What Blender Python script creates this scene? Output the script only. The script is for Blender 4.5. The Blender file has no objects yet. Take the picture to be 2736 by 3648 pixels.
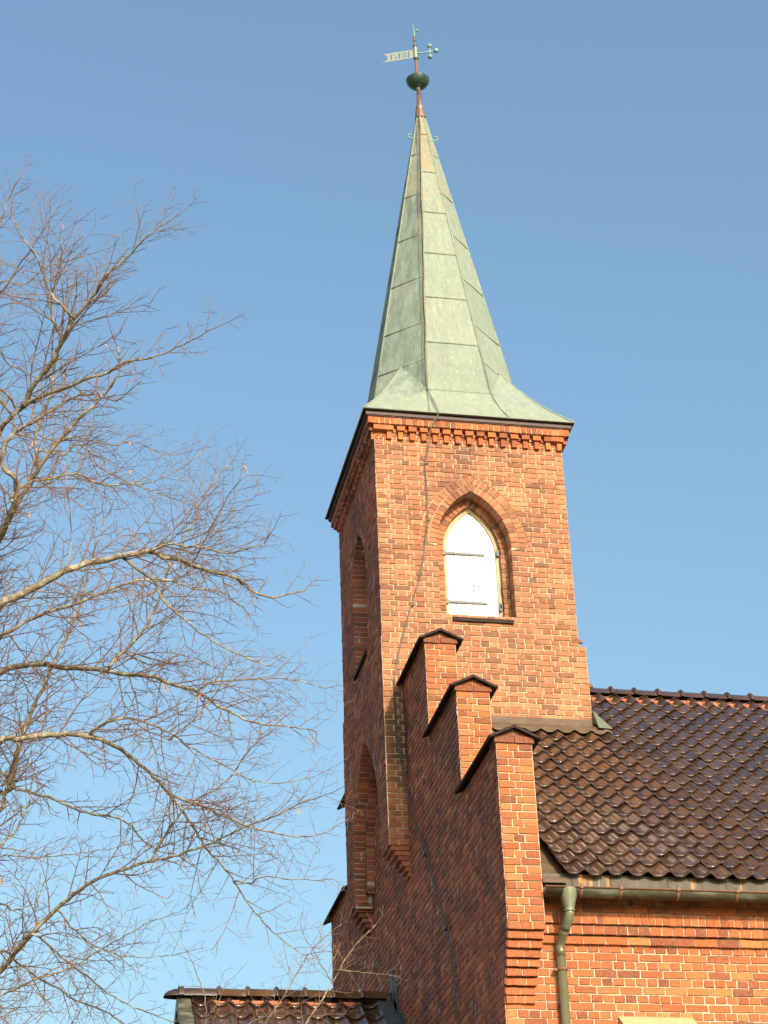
import bpy, math, random
from mathutils import Vector
R = math.radians
random.seed(7)
SC = bpy.context.scene
COL = SC.collection

# ------------------------------------------------------------------ camera
OZ = 17.85                      # metres from the ground to the reference level (tower wall top)
CAM = Vector((-5.8114, -26.3842, -16.2479))
FPX, PITCH, YAW, ROLL = 7238.64, 0.50713, 0.21043, -0.04013
cp, sp, cy, sy, cr, sr = (math.cos(PITCH), math.sin(PITCH), math.cos(YAW), math.sin(YAW), math.cos(ROLL), math.sin(ROLL))
fw = Vector((sy*cp, cy*cp, sp)); ri = Vector((cy, -sy, 0)); up = ri.cross(fw)
r2 = ri*cr + up*sr; u2 = up*cr - ri*sr
cam = bpy.data.cameras.new('camera'); co = bpy.data.objects.new('camera', cam); COL.objects.link(co)
from mathutils import Matrix
m = Matrix((r2, u2, -fw)).transposed().to_4x4(); m.translation = CAM + Vector((0, 0, OZ)); co.matrix_world = m
cam.sensor_fit = 'VERTICAL'; cam.sensor_height = 36; cam.lens = FPX/3648*36
cam.clip_start = .1; cam.clip_end = 3000
SC.camera = co

# ------------------------------------------------------------------ light
SUN = Vector((.185, -1, .50)).normalized()
ELEV = math.asin(SUN.z); AZ = math.atan2(SUN.x, SUN.y)
world = bpy.data.worlds.new('World'); SC.world = world; world.use_nodes = True
nt = world.node_tree; bg = nt.nodes['Background']
sky = nt.nodes.new('ShaderNodeTexSky'); sky.sky_type = 'NISHITA'; sky.sun_disc = False
sky.sun_elevation = ELEV; sky.sun_rotation = AZ
sky.air_density = 1.5; sky.dust_density = 5.0; sky.ozone_density = 3.5; sky.altitude = 0
nt.links.new(sky.outputs[0], bg.inputs[0]); bg.inputs[1].default_value = 0.15
tint = nt.nodes.new('ShaderNodeMix'); tint.data_type = 'RGBA'; tint.blend_type = 'MULTIPLY'; tint.inputs[0].default_value = 1; tint.inputs[7].default_value = (1.03, 1.12, 1.08, 1)
nt.links.new(sky.outputs[0], tint.inputs[6]); nt.links.new(tint.outputs[2], bg.inputs[0])   # white balance of the camera
sl = bpy.data.lights.new('sun', 'SUN'); so = bpy.data.objects.new('sun', sl); COL.objects.link(so)
sl.energy = 3.45; sl.angle = R(.53); sl.color = (1, .90, .77)
so.rotation_euler = (-SUN).to_track_quat('-Z', 'Y').to_euler(); so.location = (0, -20, 60)
SC.view_settings.view_transform = 'Standard'; SC.view_settings.look = 'None'
SC.view_settings.exposure = 0.55; SC.view_settings.gamma = 1
SC.cycles.max_bounces = 6

# ------------------------------------------------------------------ helpers
class MB:
    def __init__(s): s.v = []; s.f = []; s.m = []; s.c = []; s.sm = []
    def add(s, vs, fs, mat=0, col=(.5, .5, .5), smooth=False):
        b = len(s.v); s.v += [tuple(p) for p in vs]; s.c += col if isinstance(col, list) else [col]*len(vs)
        for f in fs: s.f.append(tuple(i+b for i in f)); s.m.append(mat); s.sm.append(smooth)
    def box8(s, c, mat=0, col=(.5, .5, .5), faces=None):
        # c: 4 front corners (ccw seen from outside), 4 back corners
        s.add(c, faces or [(0, 1, 2, 3), (0, 4, 5, 1), (1, 5, 6, 2), (2, 6, 7, 3), (3, 7, 4, 0), (7, 6, 5, 4)], mat, col)
    def box(s, a, b, mat=0, col=(.5, .5, .5)):
        x0, y0, z0 = a; x1, y1, z1 = b
        s.box8([(x0, y0, z0), (x1, y0, z0), (x1, y0, z1), (x0, y0, z1), (x0, y1, z0), (x1, y1, z0), (x1, y1, z1), (x0, y1, z1)], mat, col)
    def prism(s, prof, d, mat=0, col=(.5, .5, .5)):
        n = len(prof); d = Vector(d); a = [Vector(p) for p in prof]; b = [p+d for p in a]
        fs = [tuple(range(n-1, -1, -1)), tuple(range(n, 2*n))]+[(i, (i+1) % n, n+(i+1) % n, n+i) for i in range(n)]
        s.add(a+b, fs, mat, col)
    def tube(s, pts, rad, n=8, mat=0, col=(.5, .5, .5), cap=True, smooth=True):
        pts = [Vector(p) for p in pts]
        if not hasattr(rad, '__len__'): rad = [rad]*len(pts)
        vs = []; ref = None
        for i, p in enumerate(pts):
            d = pts[min(i+1, len(pts)-1)] - pts[max(i-1, 0)]
            if d.length < 1e-9: d = Vector((0, 0, 1))
            d.normalize()
            if ref is None: ref = Vector((0, 0, 1)) if abs(d.z) < .9 else Vector((1, 0, 0))
            a = d.cross(ref); a.normalize(); b = d.cross(a); ref = -b if False else ref
            for k in range(n):
                t = 2*math.pi*k/n
                vs.append(p + (a*math.cos(t)+b*math.sin(t))*rad[i])
        fs = []
        for i in range(len(pts)-1):
            for k in range(n):
                fs.append((i*n+k, (i+1)*n+k, (i+1)*n+(k+1) % n, i*n+(k+1) % n))
        if cap: fs += [tuple(range(n)), tuple(range(len(vs)-1, len(vs)-n-1, -1))]
        s.add(vs, fs, mat, col, smooth)
    def lathe(s, prof, c, n=24, mat=0, col=(.5, .5, .5), lean=(0, 0)):
        vs = []
        for r, z in prof:
            for k in range(n):
                t = 2*math.pi*k/n
                vs.append((c[0]+lean[0]*(z-c[2])+r*math.cos(t), c[1]+lean[1]*(z-c[2])+r*math.sin(t), z))
        fs = [(i*n+k, i*n+(k+1) % n, (i+1)*n+(k+1) % n, (i+1)*n+k) for i in range(len(prof)-1) for k in range(n)]
        s.add(vs, fs, mat, col, True)
    def build(s, name, mats, parent=None, base=None, loc=None):
        me = bpy.data.meshes.new(name)
        if loc is None: L = ROOT.get(base.name, Vector((0, 0, 0))) if base else Vector((0, 0, 0))
        else: L = Vector(loc)
        off = Vector((0, 0, OZ)) - L
        me.from_pydata([(x+off.x, y+off.y, z+off.z) for x, y, z in s.v], [], s.f)
        for mm in mats: me.materials.append(mm)
        me.polygons.foreach_set('material_index', s.m); me.polygons.foreach_set('use_smooth', s.sm)
        at = me.attributes.new('tone', 'FLOAT_COLOR', 'POINT')
        at.data.foreach_set('color', [x for c in s.c for x in (c[0], c[1], c[2], 1)])
        me.update()
        o = bpy.data.objects.new(name, me); COL.objects.link(o)
        if loc is not None: o.location = L
        if parent: o.parent = parent
        return o
ROOT = {}
def thing(name, label, cat, loc, group=None):
    o = bpy.data.objects.new(name, None); COL.objects.link(o); o.location = loc; ROOT[o.name] = Vector(loc)
    o['label'] = label; o['category'] = cat
    if group: o['group'] = group
    return o
def rnd(a=1): return random.uniform(-a, a)
def tone(): return (random.random(), random.random(), random.random())

# ------------------------------------------------------------------ materials
def mat(name):
    m = bpy.data.materials.new(name); m.use_nodes = True
    t = m.node_tree; b = t.nodes['Principled BSDF']
    return m, t, b
def N(t, typ, **kw):
    n = t.nodes.new(typ)
    for k, v in kw.items():
        if k.startswith('i_'): n.inputs[k[2:].replace('_', ' ')].default_value = v
        else: setattr(n, k, v)
    return n
def ramp(t, fac, stops, interp='LINEAR'):
    n = t.nodes.new('ShaderNodeValToRGB'); e = n.color_ramp.elements; n.color_ramp.interpolation = interp
    while len(e) < len(stops): e.new(.5)
    for i, (p, c) in enumerate(stops): e[i].position = p; e[i].color = (*c, 1) if len(c) == 3 else c
    t.links.new(fac, n.inputs[0]); return n.outputs[0]
def noise(t, vec, scale, detail=3, rough=.55, mapscale=None):
    n = N(t, 'ShaderNodeTexNoise'); n.inputs['Scale'].default_value = scale; n.inputs['Detail'].default_value = detail; n.inputs['Roughness'].default_value = rough
    if mapscale:
        mp = N(t, 'ShaderNodeMapping'); mp.inputs['Scale'].default_value = mapscale; t.links.new(vec, mp.inputs[0]); vec = mp.outputs[0]
    t.links.new(vec, n.inputs['Vector']); return n.outputs[0]
def mix(t, fac, a, b, mode='MIX'):
    n = N(t, 'ShaderNodeMix', data_type='RGBA', blend_type=mode)
    for s, v in ((0, fac), (6, a), (7, b)):
        if isinstance(v, (int, float)): n.inputs[s].default_value = v
        elif isinstance(v, tuple): n.inputs[s].default_value = (*v, 1)
        else: t.links.new(v, n.inputs[s])
    return n.outputs[2]
def mathn(t, op, a, b=0.0):
    n = N(t, 'ShaderNodeMath', operation=op)
    for i, v in enumerate((a, b)):
        if isinstance(v, (int, float)): n.inputs[i].default_value = v
        else: t.links.new(v, n.inputs[i])
    return n.outputs[0]
def bump(t, b, h, strength=.3, dist=.01):
    n = N(t, 'ShaderNodeBump'); n.inputs['Strength'].default_value = strength; n.inputs['Distance'].default_value = dist
    t.links.new(h, n.inputs['Height']); t.links.new(n.outputs[0], b.inputs['Normal'])
def pos(t): return N(t, 'ShaderNodeNewGeometry').outputs['Position']
def attr(t):
    a = N(t, 'ShaderNodeAttribute', attribute_name='tone'); s = N(t, 'ShaderNodeSeparateColor'); t.links.new(a.outputs['Color'], s.inputs[0])
    return s.outputs

def brick_mat(name, stops, soot=.0, wash=(.5, .2), efflo=0):
    m, t, b = mat(name); p = pos(t); a = attr(t)
    n1 = noise(t, p, 14, 4); n2 = noise(t, p, 55, 3); n3 = noise(t, p, 1.3, 5, .62, (1, 1, .55))
    f = mathn(t, 'ADD', a[0], mathn(t, 'MULTIPLY', mathn(t, 'SUBTRACT', n1, .5), .35))
    c = ramp(t, f, stops)
    c = mix(t, ramp(t, n2, [(.42, (0, 0, 0)), (.72, (1, 1, 1))]), c, mix(t, .45, c, (.52, .21, .09)))
    # burnt specks and chips
    c = mix(t, ramp(t, noise(t, p, 34, 2), [(.64, (0, 0, 0)), (.74, (.75, .75, .75))]), c, (.16, .05, .025))
    if soot: c = mix(t, ramp(t, n3, [(.40, (0, 0, 0)), (.70, (soot,)*3)]), c, (.09, .055, .045))
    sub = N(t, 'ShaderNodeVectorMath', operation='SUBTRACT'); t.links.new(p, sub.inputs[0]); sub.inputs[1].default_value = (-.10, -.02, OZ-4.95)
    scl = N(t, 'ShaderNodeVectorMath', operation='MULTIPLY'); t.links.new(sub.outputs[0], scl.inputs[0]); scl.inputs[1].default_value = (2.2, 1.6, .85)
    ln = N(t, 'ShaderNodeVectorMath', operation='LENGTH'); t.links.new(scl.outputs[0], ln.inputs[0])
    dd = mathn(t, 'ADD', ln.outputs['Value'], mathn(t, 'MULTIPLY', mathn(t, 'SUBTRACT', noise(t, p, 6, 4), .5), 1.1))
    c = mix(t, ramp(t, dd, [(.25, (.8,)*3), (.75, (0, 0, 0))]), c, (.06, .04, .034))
    # lime smears
    c = mix(t, ramp(t, noise(t, p, 5, 5, .7), [(.60, (0, 0, 0)), (.80, (wash[1],)*3)]), c, (.46, .31, .20))
    if efflo:
        st = noise(t, p, 3.0, 3, .6, (3, 5, .8))
        c = mix(t, ramp(t, st, [(.645, (0, 0, 0)), (.70, (efflo,)*3)]), c, (.62, .58, .56))
    t.links.new(c, b.inputs['Base Color']); b.inputs['Roughness'].default_value = .88; b.inputs['Specular IOR Level'].default_value = .25
    bump(t, b, mathn(t, 'ADD', n1, n2), .55, .006)
    return m
def mortar_mat(name, c0, c1, dirt):
    m, t, b = mat(name); p = pos(t)
    c = ramp(t, noise(t, p, 2.2, 4), [(.35, c0), (.68, c1)])
    c = mix(t, ramp(t, noise(t, p, 1.1, 4, .7), [(.45, (0, 0, 0)), (.75, (dirt,)*3)]), c, (.16, .12, .085))
    c = mix(t, .35, c, ramp(t, noise(t, p, 40, 3), [(.3, (.25, .19, .13)), (.7, (.62, .52, .40))]))
    t.links.new(c, b.inputs['Base Color']); b.inputs['Roughness'].default_value = .95; b.inputs['Specular IOR Level'].default_value = .15
    bump(t, b, noise(t, p, 60, 3), .4, .005)
    return m
LIT = [(.0, (.18, .080, .048)), (.14, (.28, .107, .056)), (.30, (.37, .138, .065)), (.60, (.43, .163, .077)), (.88, (.48, .198, .094)), (1.0, (.47, .235, .112))]
RED = [(.0, (.18, .057, .031)), (.12, (.28, .077, .033)), (.32, (.37, .099, .035)), (.70, (.43, .119, .040)), (.92, (.48, .150, .049)), (1.0, (.49, .185, .062))]
DULL = [(.0, (.14, .056, .044)), (.25, (.29, .084, .056)), (.6, (.40, .110, .068)), (.9, (.48, .145, .078)), (1.0, (.54, .22, .09))]
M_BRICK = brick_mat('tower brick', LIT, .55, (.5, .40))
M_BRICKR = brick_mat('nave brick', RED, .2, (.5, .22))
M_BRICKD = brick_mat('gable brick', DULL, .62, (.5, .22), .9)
M_MORT = mortar_mat('buff mortar', (.52, .385, .225), (.64, .49, .31), .3)
M_MORTW = mortar_mat('pale mortar', (.52, .395, .255), (.66, .53, .375), .3)
M_MORTD = mortar_mat('grimy mortar', (.54, .43, .32), (.66, .56, .44), .35)

def metal(name, stops, scale=3, rough=.5, metallic=0., streak=(4, 4, .6), bumpy=.15):
    m, t, b = mat(name); p = pos(t)
    c = ramp(t, noise(t, p, scale, 5, .6, streak), stops)
    t.links.new(c, b.inputs['Base Color']); b.inputs['Roughness'].default_value = rough; b.inputs['Metallic'].default_value = metallic
    bump(t, b, noise(t, p, scale*4, 3), bumpy, .01)
    return m
M_CAP = metal('dark brown sheet', [(.3, (.024, .013, .010)), (.7, (.045, .025, .019))], 4, .7); M_CAP.node_tree.nodes['Principled BSDF'].inputs['Specular IOR Level'].default_value = .15
M_BOARD = metal('brown cornice board', [(.3, (.05, .02, .015)), (.7, (.085, .035, .025))], 4, .6)
M_LEAD = metal('grey flashing', [(.3, (.035, .037, .04)), (.7, (.07, .075, .078))], 3, .6, .0)
M_FLASH = metal('weathered copper flashing', [(.25, (.085, .052, .030)), (.5, (.125, .078, .046)), (.75, (.16, .115, .075))], 2.5, .55, .0, (1.5, 4, 2))
M_FASC = metal('stained copper fascia', [(.25, (.06, .048, .034)), (.45, (.095, .078, .055)), (.585, (.12, .10, .07)), (.61, (.36, .16, .05)), (.65, (.40, .24, .10)), (.69, (.12, .10, .07))], 1.4, .5, .0, (5, 1, .35))
M_GUT = metal('tarnished copper gutter', [(.3, (.045, .040, .026)), (.5, (.075, .066, .042)), (.7, (.20, .21, .14))], 1.6, .45, .1, (1.2, 4, 2))
for m_ in (M_FLASH, M_FASC, M_GUT): m_.node_tree.nodes['Principled BSDF'].inputs['Specular IOR Level'].default_value = .15
M_PIPE = metal('olive downpipe', [(.3, (.16, .145, .075)), (.6, (.20, .19, .105)), (.8, (.25, .27, .17))], 2, .33, .35, (6, 6, .8))
M_PIPEG = metal('green outlet', [(.3, (.14, .145, .08)), (.55, (.19, .20, .12)), (.75, (.25, .27, .18))], 5, .5, .1)
M_RUST = metal('rusty iron', [(.3, (.14, .06, .03)), (.7, (.24, .11, .06))], 12, .7)
M_IRON = metal('dark iron and shaded cable', [(.3, (.05, .045, .04)), (.7, (.10, .09, .08))], 14, .6)
M_STEEL = metal('galvanised strap', [(.3, (.06, .06, .055)), (.7, (.10, .10, .09))], 14, .5)
M_BULB = metal('dark green copper', [(.3, (.03, .055, .045)), (.7, (.07, .11, .085))], 9, .38, .25, (1, 1, 1))
M_VERD = metal('pale verdigris', [(.3, (.15, .27, .22)), (.7, (.27, .38, .30))], 9, .6, .05, (1, 1, 1))
M_ROD = metal('brown copper rod', [(.3, (.20, .105, .07)), (.7, (.32, .18, .12))], 8, .45, .3, (1, 1, .4))
M_FLAG = metal('gilt worn copper', [(.3, (.22, .22, .16)), (.55, (.27, .28, .20)), (.75, (.21, .27, .22))], 5, .5, .1, (1, 1, 1))
M_WOOD = metal('bare yellowed wood', [(.3, (.34, .25, .13)), (.7, (.55, .44, .26))], 6, .8, 0, (6, 6, .6))
M_TAN = metal('tan painted hood', [(.3, (.50, .33, .16)), (.7, (.58, .40, .21))], 3, .6)
M_CLAY = metal('bare clay', [(.3, (.38, .11, .05)), (.7, (.50, .16, .07))], 9, .85)
M_CABLE = metal('lightning cable', [(.3, (.09, .075, .055)), (.7, (.17, .17, .13))], 6, .6)
M_GLASS, t, b = mat('dark glass'); b.inputs['Base Color'].default_value = (.02, .025, .03, 1); b.inputs['Roughness'].default_value = .08

M_WHITE, t, b = mat('white shutter paint'); p = pos(t)
c = ramp(t, noise(t, p, 3, 4, .6, (8, 8, .8)), [(.3, (.66, .67, .68)), (.7, (.78, .78, .77))])
t.links.new(c, b.inputs['Base Color']); b.inputs['Roughness'].default_value = .45

# verdigris of the spire
M_SPIRE, t, b = mat('verdigris sheet'); p = pos(t); a = attr(t)
base = ramp(t, mathn(t, 'ADD', mathn(t, 'MULTIPLY', a[0], .5), mathn(t, 'MULTIPLY', noise(t, p, 1.3, 4), .5)), [(.25, (.205, .250, .185)), (.5, (.265, .312, .228)), (.78, (.315, .345, .245))])
st = noise(t, p, 2.4, 5, .65, (5, 5, .28))
base = mix(t, ramp(t, st, [(.42, (0, 0, 0)), (.70, (.75,)*3)]), base, (.22, .235, .21))
st2 = noise(t, p, 5.5, 4, .6, (6, 6, .3))
base = mix(t, ramp(t, st2, [(.60, (0, 0, 0)), (.68, (.55,)*3)]), base, (.46, .48, .40))
st3 = noise(t, p, 3.0, 4, .6, (26, 26, .55))
base = mix(t, ramp(t, st3, [(.54, (0, 0, 0)), (.68, (.75,)*3)]), base, (.15, .16, .135))
st4 = noise(t, p, 3.0, 3, .6, (22, 22, .8))
base = mix(t, ramp(t, st4, [(.66, (0, 0, 0)), (.72, (.7,)*3)]), base, (.56, .58, .50))
# grime: heavier on panels with high second tone
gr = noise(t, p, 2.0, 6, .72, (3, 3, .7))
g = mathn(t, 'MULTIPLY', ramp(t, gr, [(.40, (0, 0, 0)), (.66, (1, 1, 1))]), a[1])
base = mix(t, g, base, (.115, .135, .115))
# rust runs (third tone)
rr = noise(t, p, 4.0, 4, .6, (11, 11, .22))
g2 = mathn(t, 'MULTIPLY', ramp(t, rr, [(.44, (0, 0, 0)), (.60, (.85, .85, .85))]), a[2])
base = mix(t, g2, base, (.44, .25, .10))
t.links.new(base, b.inputs['Base Color']); b.inputs['Roughness'].default_value = .7; b.inputs['Specular IOR Level'].default_value = .12
bump(t, b, noise(t, p, 1.6, 4), .35, .06)

# glazed tiles
M_TILE, t, b = mat('brown glazed tile'); p = pos(t); a = attr(t)
c = ramp(t, mathn(t, 'ADD', mathn(t, 'MULTIPLY', a[0], .6), mathn(t, 'MULTIPLY', noise(t, p, 3, 4), .4)), [(.2, (.046, .023, .016)), (.55, (.072, .036, .022)), (.85, (.105, .055, .028))])
c = mix(t, ramp(t, noise(t, p, 2.2, 3, .6), [(.55, (0, 0, 0)), (.75, (.5,)*3)]), c, (.045, .030, .026))
t.links.new(c, b.inputs['Base Color'])
rg = ramp(t, noise(t, p, 5, 4), [(.3, (.12,)*3), (.7, (.26,)*3)])
t.links.new(rg, b.inputs['Roughness']); b.inputs['Specular IOR Level'].default_value = .35; b.inputs['Coat Weight'].default_value = .4; b.inputs['Coat Roughness'].default_value = .05
bump(t, b, noise(t, p, 9, 3), .25, .006)

# bark
def bark(name, stops, scale, lichen):
    m, t, b = mat(name); p = pos(t)
    c = ramp(t, noise(t, p, scale, 5, .65), stops)
    if lichen: c = mix(t, ramp(t, noise(t, p, 11, 4, .65), [(.50, (0, 0, 0)), (.62, (.9,)*3)]), c, lichen)
    t.links.new(c, b.inputs['Base Color']); b.inputs['Roughness'].default_value = .9
    bump(t, b, noise(t, p, 30, 4), .7, .012)
    return m
M_BARK = bark('lichened bark', [(.32, (.08, .058, .038)), (.5, (.19, .140, .085)), (.7, (.30, .235, .15))], 18, (.40, .37, .27))
M_TWIG = bark('red-brown twig', [(.3, (.14, .080, .055)), (.7, (.27, .165, .105))], 8, None)
M_LEAF, t, b = mat('dry leaf'); p = pos(t)
c = ramp(t, noise(t, p, 20, 3), [(.3, (.42, .17, .07)), (.7, (.55, .28, .13))]); t.links.new(c, b.inputs['Base Color']); b.inputs['Roughness'].default_value = .7
M_GROUND, t, b = mat('winter grass'); p = pos(t)
c = ramp(t, noise(t, p, .6, 6, .65), [(.3, (.10, .095, .045)), (.5, (.17, .15, .08)), (.7, (.26, .22, .13))]); t.links.new(c, b.inputs['Base Color']); b.inputs['Roughness'].default_value = 1
bump(t, b, noise(t, p, 12, 4), .6, .05)
M_GRAVEL, t, b = mat('gravel path'); p = pos(t)
c = ramp(t, noise(t, p, 25, 5, .7), [(.3, (.20, .18, .15)), (.7, (.42, .38, .32))]); t.links.new(c, b.inputs['Base Color']); b.inputs['Roughness'].default_value = 1

# ------------------------------------------------------------------ setting
def sheet(name, x0, y0, x1, y1, z, m):
    b = MB(); b.add([(x0, y0, z), (x1, y0, z), (x1, y1, z), (x0, y1, z)], [(0, 1, 2, 3)]); o = b.build(name, [m]); o['kind'] = 'structure'; return o
sheet('ground', -900, -900, 900, 900, -OZ, M_GROUND)
sheet('path', -20, -30, 20, -22, -OZ+.004, M_GRAVEL)

# ------------------------------------------------------------------ brickwork
class Arch:
    """pointed opening: half width a, arc centres c beyond the axis, springing zs, foot zb"""
    def __init__(s, xc, a, c, zs, zb, depth, ring=0, ringz=0): s.xc, s.a, s.c, s.zs, s.zb, s.d, s.ring = xc, a, c, zs, zb, depth, ring; s.Rr = a+c
    def half(s, z, e=0., low=0.):
        if z < s.zb: return 0
        if z <= s.zs: return s.a+low
        v = (s.Rr+e)**2-(z-s.zs)**2
        return max(0, math.sqrt(v)-s.c) if v > 0 else 0
    def apex(s, e=0): return s.zs+math.sqrt((s.Rr+e)**2-s.c**2)
class Frame:
    def __init__(s, P, U, Nn): s.P, s.U, s.N = Vector(P), Vector(U), Vector(Nn)
    def __call__(s, u, n, z): q = s.P+s.U*u+s.N*n; return (q.x, q.y, z)
def brick(mb, F, ub0, ub1, ut0, ut1, z0, z1, n, d, col=None, j=.0045):
    q = lambda: rnd(j)
    n += rnd(.003)
    k = 0.002
    c = [F(ub0+q(), n+rnd(.002), z0+q()), F(ub1+q(), n+rnd(.002), z0+q()), F(ut1+q(), n+rnd(.002), z1+q()), F(ut0+q(), n+rnd(.002), z1+q()),
         F(ub0, n-d, z0), F(ub1, n-d, z0), F(ut1, n-d, z1), F(ut0, n-d, z1)]
    mb.box8(c, 1, col or tone(), [(0, 1, 2, 3), (0, 4, 5, 1), (1, 5, 6, 2), (2, 6, 7, 3), (3, 7, 4, 0)])
def wall(mb, F, ur, z0, z1, h, L, arches=(), n0=0., g=.0165, mode='english', chips=.012, dback=.03, mort=True):
    """courses of bricks between z0 and z1; ur(z) -> list of (u0, u1) spans"""
    rows = max(1, round((z1-z0)/h)); h = (z1-z0)/rows
    if not callable(ur): sp_ = ur; ur = lambda z: sp_
    for r in range(rows):
        za, zb = z0+r*h, z0+(r+1)*h; zm = (za+zb)/2
        for (u0, u1) in ur(zm):
            cuts = []
            for A in arches:
                w0, w1 = A.half(za+g/2, A.ring), A.half(zb-g/2, A.ring)
                if zm < A.zb or zm > A.apex(A.ring): continue
                cuts.append((A.xc-w0, A.xc-w1, A.xc+w0, A.xc+w1, A.d))
            head = (r % 2 == 0)
            step = L/2 if head else L
            x = u0 - (0 if head else L*.25) - (0 if not head else 0)
            first = True
            while x < u1-1e-4:
                s = step*(1+rnd(.03)) if x > u0 else step
                a, b_ = max(x, u0), min(x+s, u1)
                if u1-b_ < L*.2: b_ = u1
                x = b_ if b_ == u1 else x+s
                if b_-a < .03: continue
                pieces = [(a+g/2, b_-g/2, a+g/2, b_-g/2, dback)]
                for (l0, l1, r0, r1, d) in cuts:
                    new = []
                    for (p0, p1, p2, p3, dd) in pieces:
                        lm, rm = (l0+l1)/2, (r0+r1)/2
                        if p1 <= lm-.002:
                            new.append((p0, l0, p2, l1, max(dd, d)) if lm-p1 < .06 else (p0, p1, p2, p3, dd)); continue
                        if p0 >= rm+.002:
                            new.append((r0, p1, r1, p3, max(dd, d)) if p0-rm < .06 else (p0, p1, p2, p3, dd)); continue
                        if p0 < lm-.02: new.append((p0, max(p0+.01, l0), p2, max(p2+.01, l1), max(dd, d)))
                        if p1 > rm+.02: new.append((min(r0, p1-.01), p1, min(r1, p3-.01), p3, max(dd, d)))
                    pieces = new
                for (p0, p1, p2, p3, dd) in pieces:
                    nn = n0+.005
                    if random.random() < chips: nn -= random.uniform(.002, .006)
                    brick(mb, F, p0, p1, p2, p3, za+g/2, zb-g/2, nn, dd)
            if mort:
                sub = 4 if cuts else 1
                for k in range(sub):
                    ma, mb_ = za+(zb-za)*k/sub, za+(zb-za)*(k+1)/sub
                    segs = [(u0, u1, u0, u1)]
                    for A in arches:
                        if (ma+mb_)/2 < A.zb or ma > A.apex(): continue
                        w0, w1 = A.half(ma, .006, .006), A.half(mb_, .006, .006); new = []
                        for s4 in segs:
                            if s4[1] <= A.xc-max(w0, w1) or s4[0] >= A.xc+max(w0, w1): new.append(s4); continue
                            new += [(s4[0], A.xc-w0, s4[2], A.xc-w1), (A.xc+w0, s4[1], A.xc+w1, s4[3])]
                        segs = new
                    for s4 in segs:
                        nm = n0-.007
                        mb.add([F(s4[0], nm, ma), F(s4[1], nm, ma), F(s4[3], nm, mb_), F(s4[2], nm, mb_)], [(0, 1, 2, 3)], 0)
def arch_ring(mb, F, A, r0, w, n, d, L=.085, g=.012):
    """a ring of voussoirs outside radius Rr+r0"""
    Ra, Rb = A.Rr+r0, A.Rr+r0+w
    for sgn in (-1, 1):
        phm = math.acos(A.c/((Ra+Rb)/2)); cnt = max(3, round(phm*(Ra+Rb)/2/L))
        for i in range(cnt):
            p0, p1 = phm*i/cnt, phm*(i+1)/cnt
            def P(Rq, ph, gs):
                ph += gs*g/2/Rq
                x = A.c - Rq*math.cos(ph); x = min(x, -.003)
                return (A.xc - sgn*x, A.zs+Rq*math.sin(ph))
            a0, a1 = P(Ra+.002, p0, 1), P(Ra+.002, p1, -1); b0, b1 = P(Rb-g*.8, p0, 1), P(Rb-g*.8, p1, -1)
            q = lambda: rnd(.003)
            nn = n+rnd(.003); qs = [b0, a0, a1, b1] if sgn < 0 else [a0, b0, b1, a1]
            fr = [F(u+q(), nn+rnd(.002), z+q()) for u, z in qs]; bk = [F(u, nn-d, z) for u, z in qs]
            mb.box8(fr+bk, 1, tone(), [(0, 1, 2, 3), (0, 4, 5, 1), (1, 5, 6, 2), (2, 6, 7, 3), (3, 7, 4, 0)])
def keystone(mb, F, A, r0, w, n, d):
    z0, z1 = A.apex(r0+.004), A.apex(r0+w)-.012
    brick(mb, F, -.012+A.xc, .012+A.xc, -.045+A.xc, .045+A.xc, z0, z1, n, d)
def reveal(mb, F, A, n0, d, e=.006):
    """mortar lining of the jambs and soffit"""
    zs = [A.zb+(A.zs-A.zb)*i/6 for i in range(7)]+[A.zs+(A.apex(e)-A.zs)*math.sin(math.pi/2*i/48) for i in range(1, 49)]
    for sgn in (-1, 1):
        for i in range(len(zs)-1):
            a, b_ = A.half(zs[i]+1e-5, e, e), A.half(zs[i+1]-1e-5, e, e)
            mb.add([F(A.xc+sgn*a, n0-.006, zs[i]), F(A.xc+sgn*a, n0-d, zs[i]), F(A.xc+sgn*b_, n0-d, zs[i+1]), F(A.xc+sgn*b_, n0-.006, zs[i+1])], [(0, 1, 2, 3)], 0)

XL, XR, D = -.279, 2.721, 3.21      # tower faces
XC, YC = 1.221, 1.605
CH = .0872                          # tower course
BL = .27                            # stretcher
ch = thing('church', 'red brick church with slim corner tower, copper spire and stepped gable', 'church', (XC, YC, 0))

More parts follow.
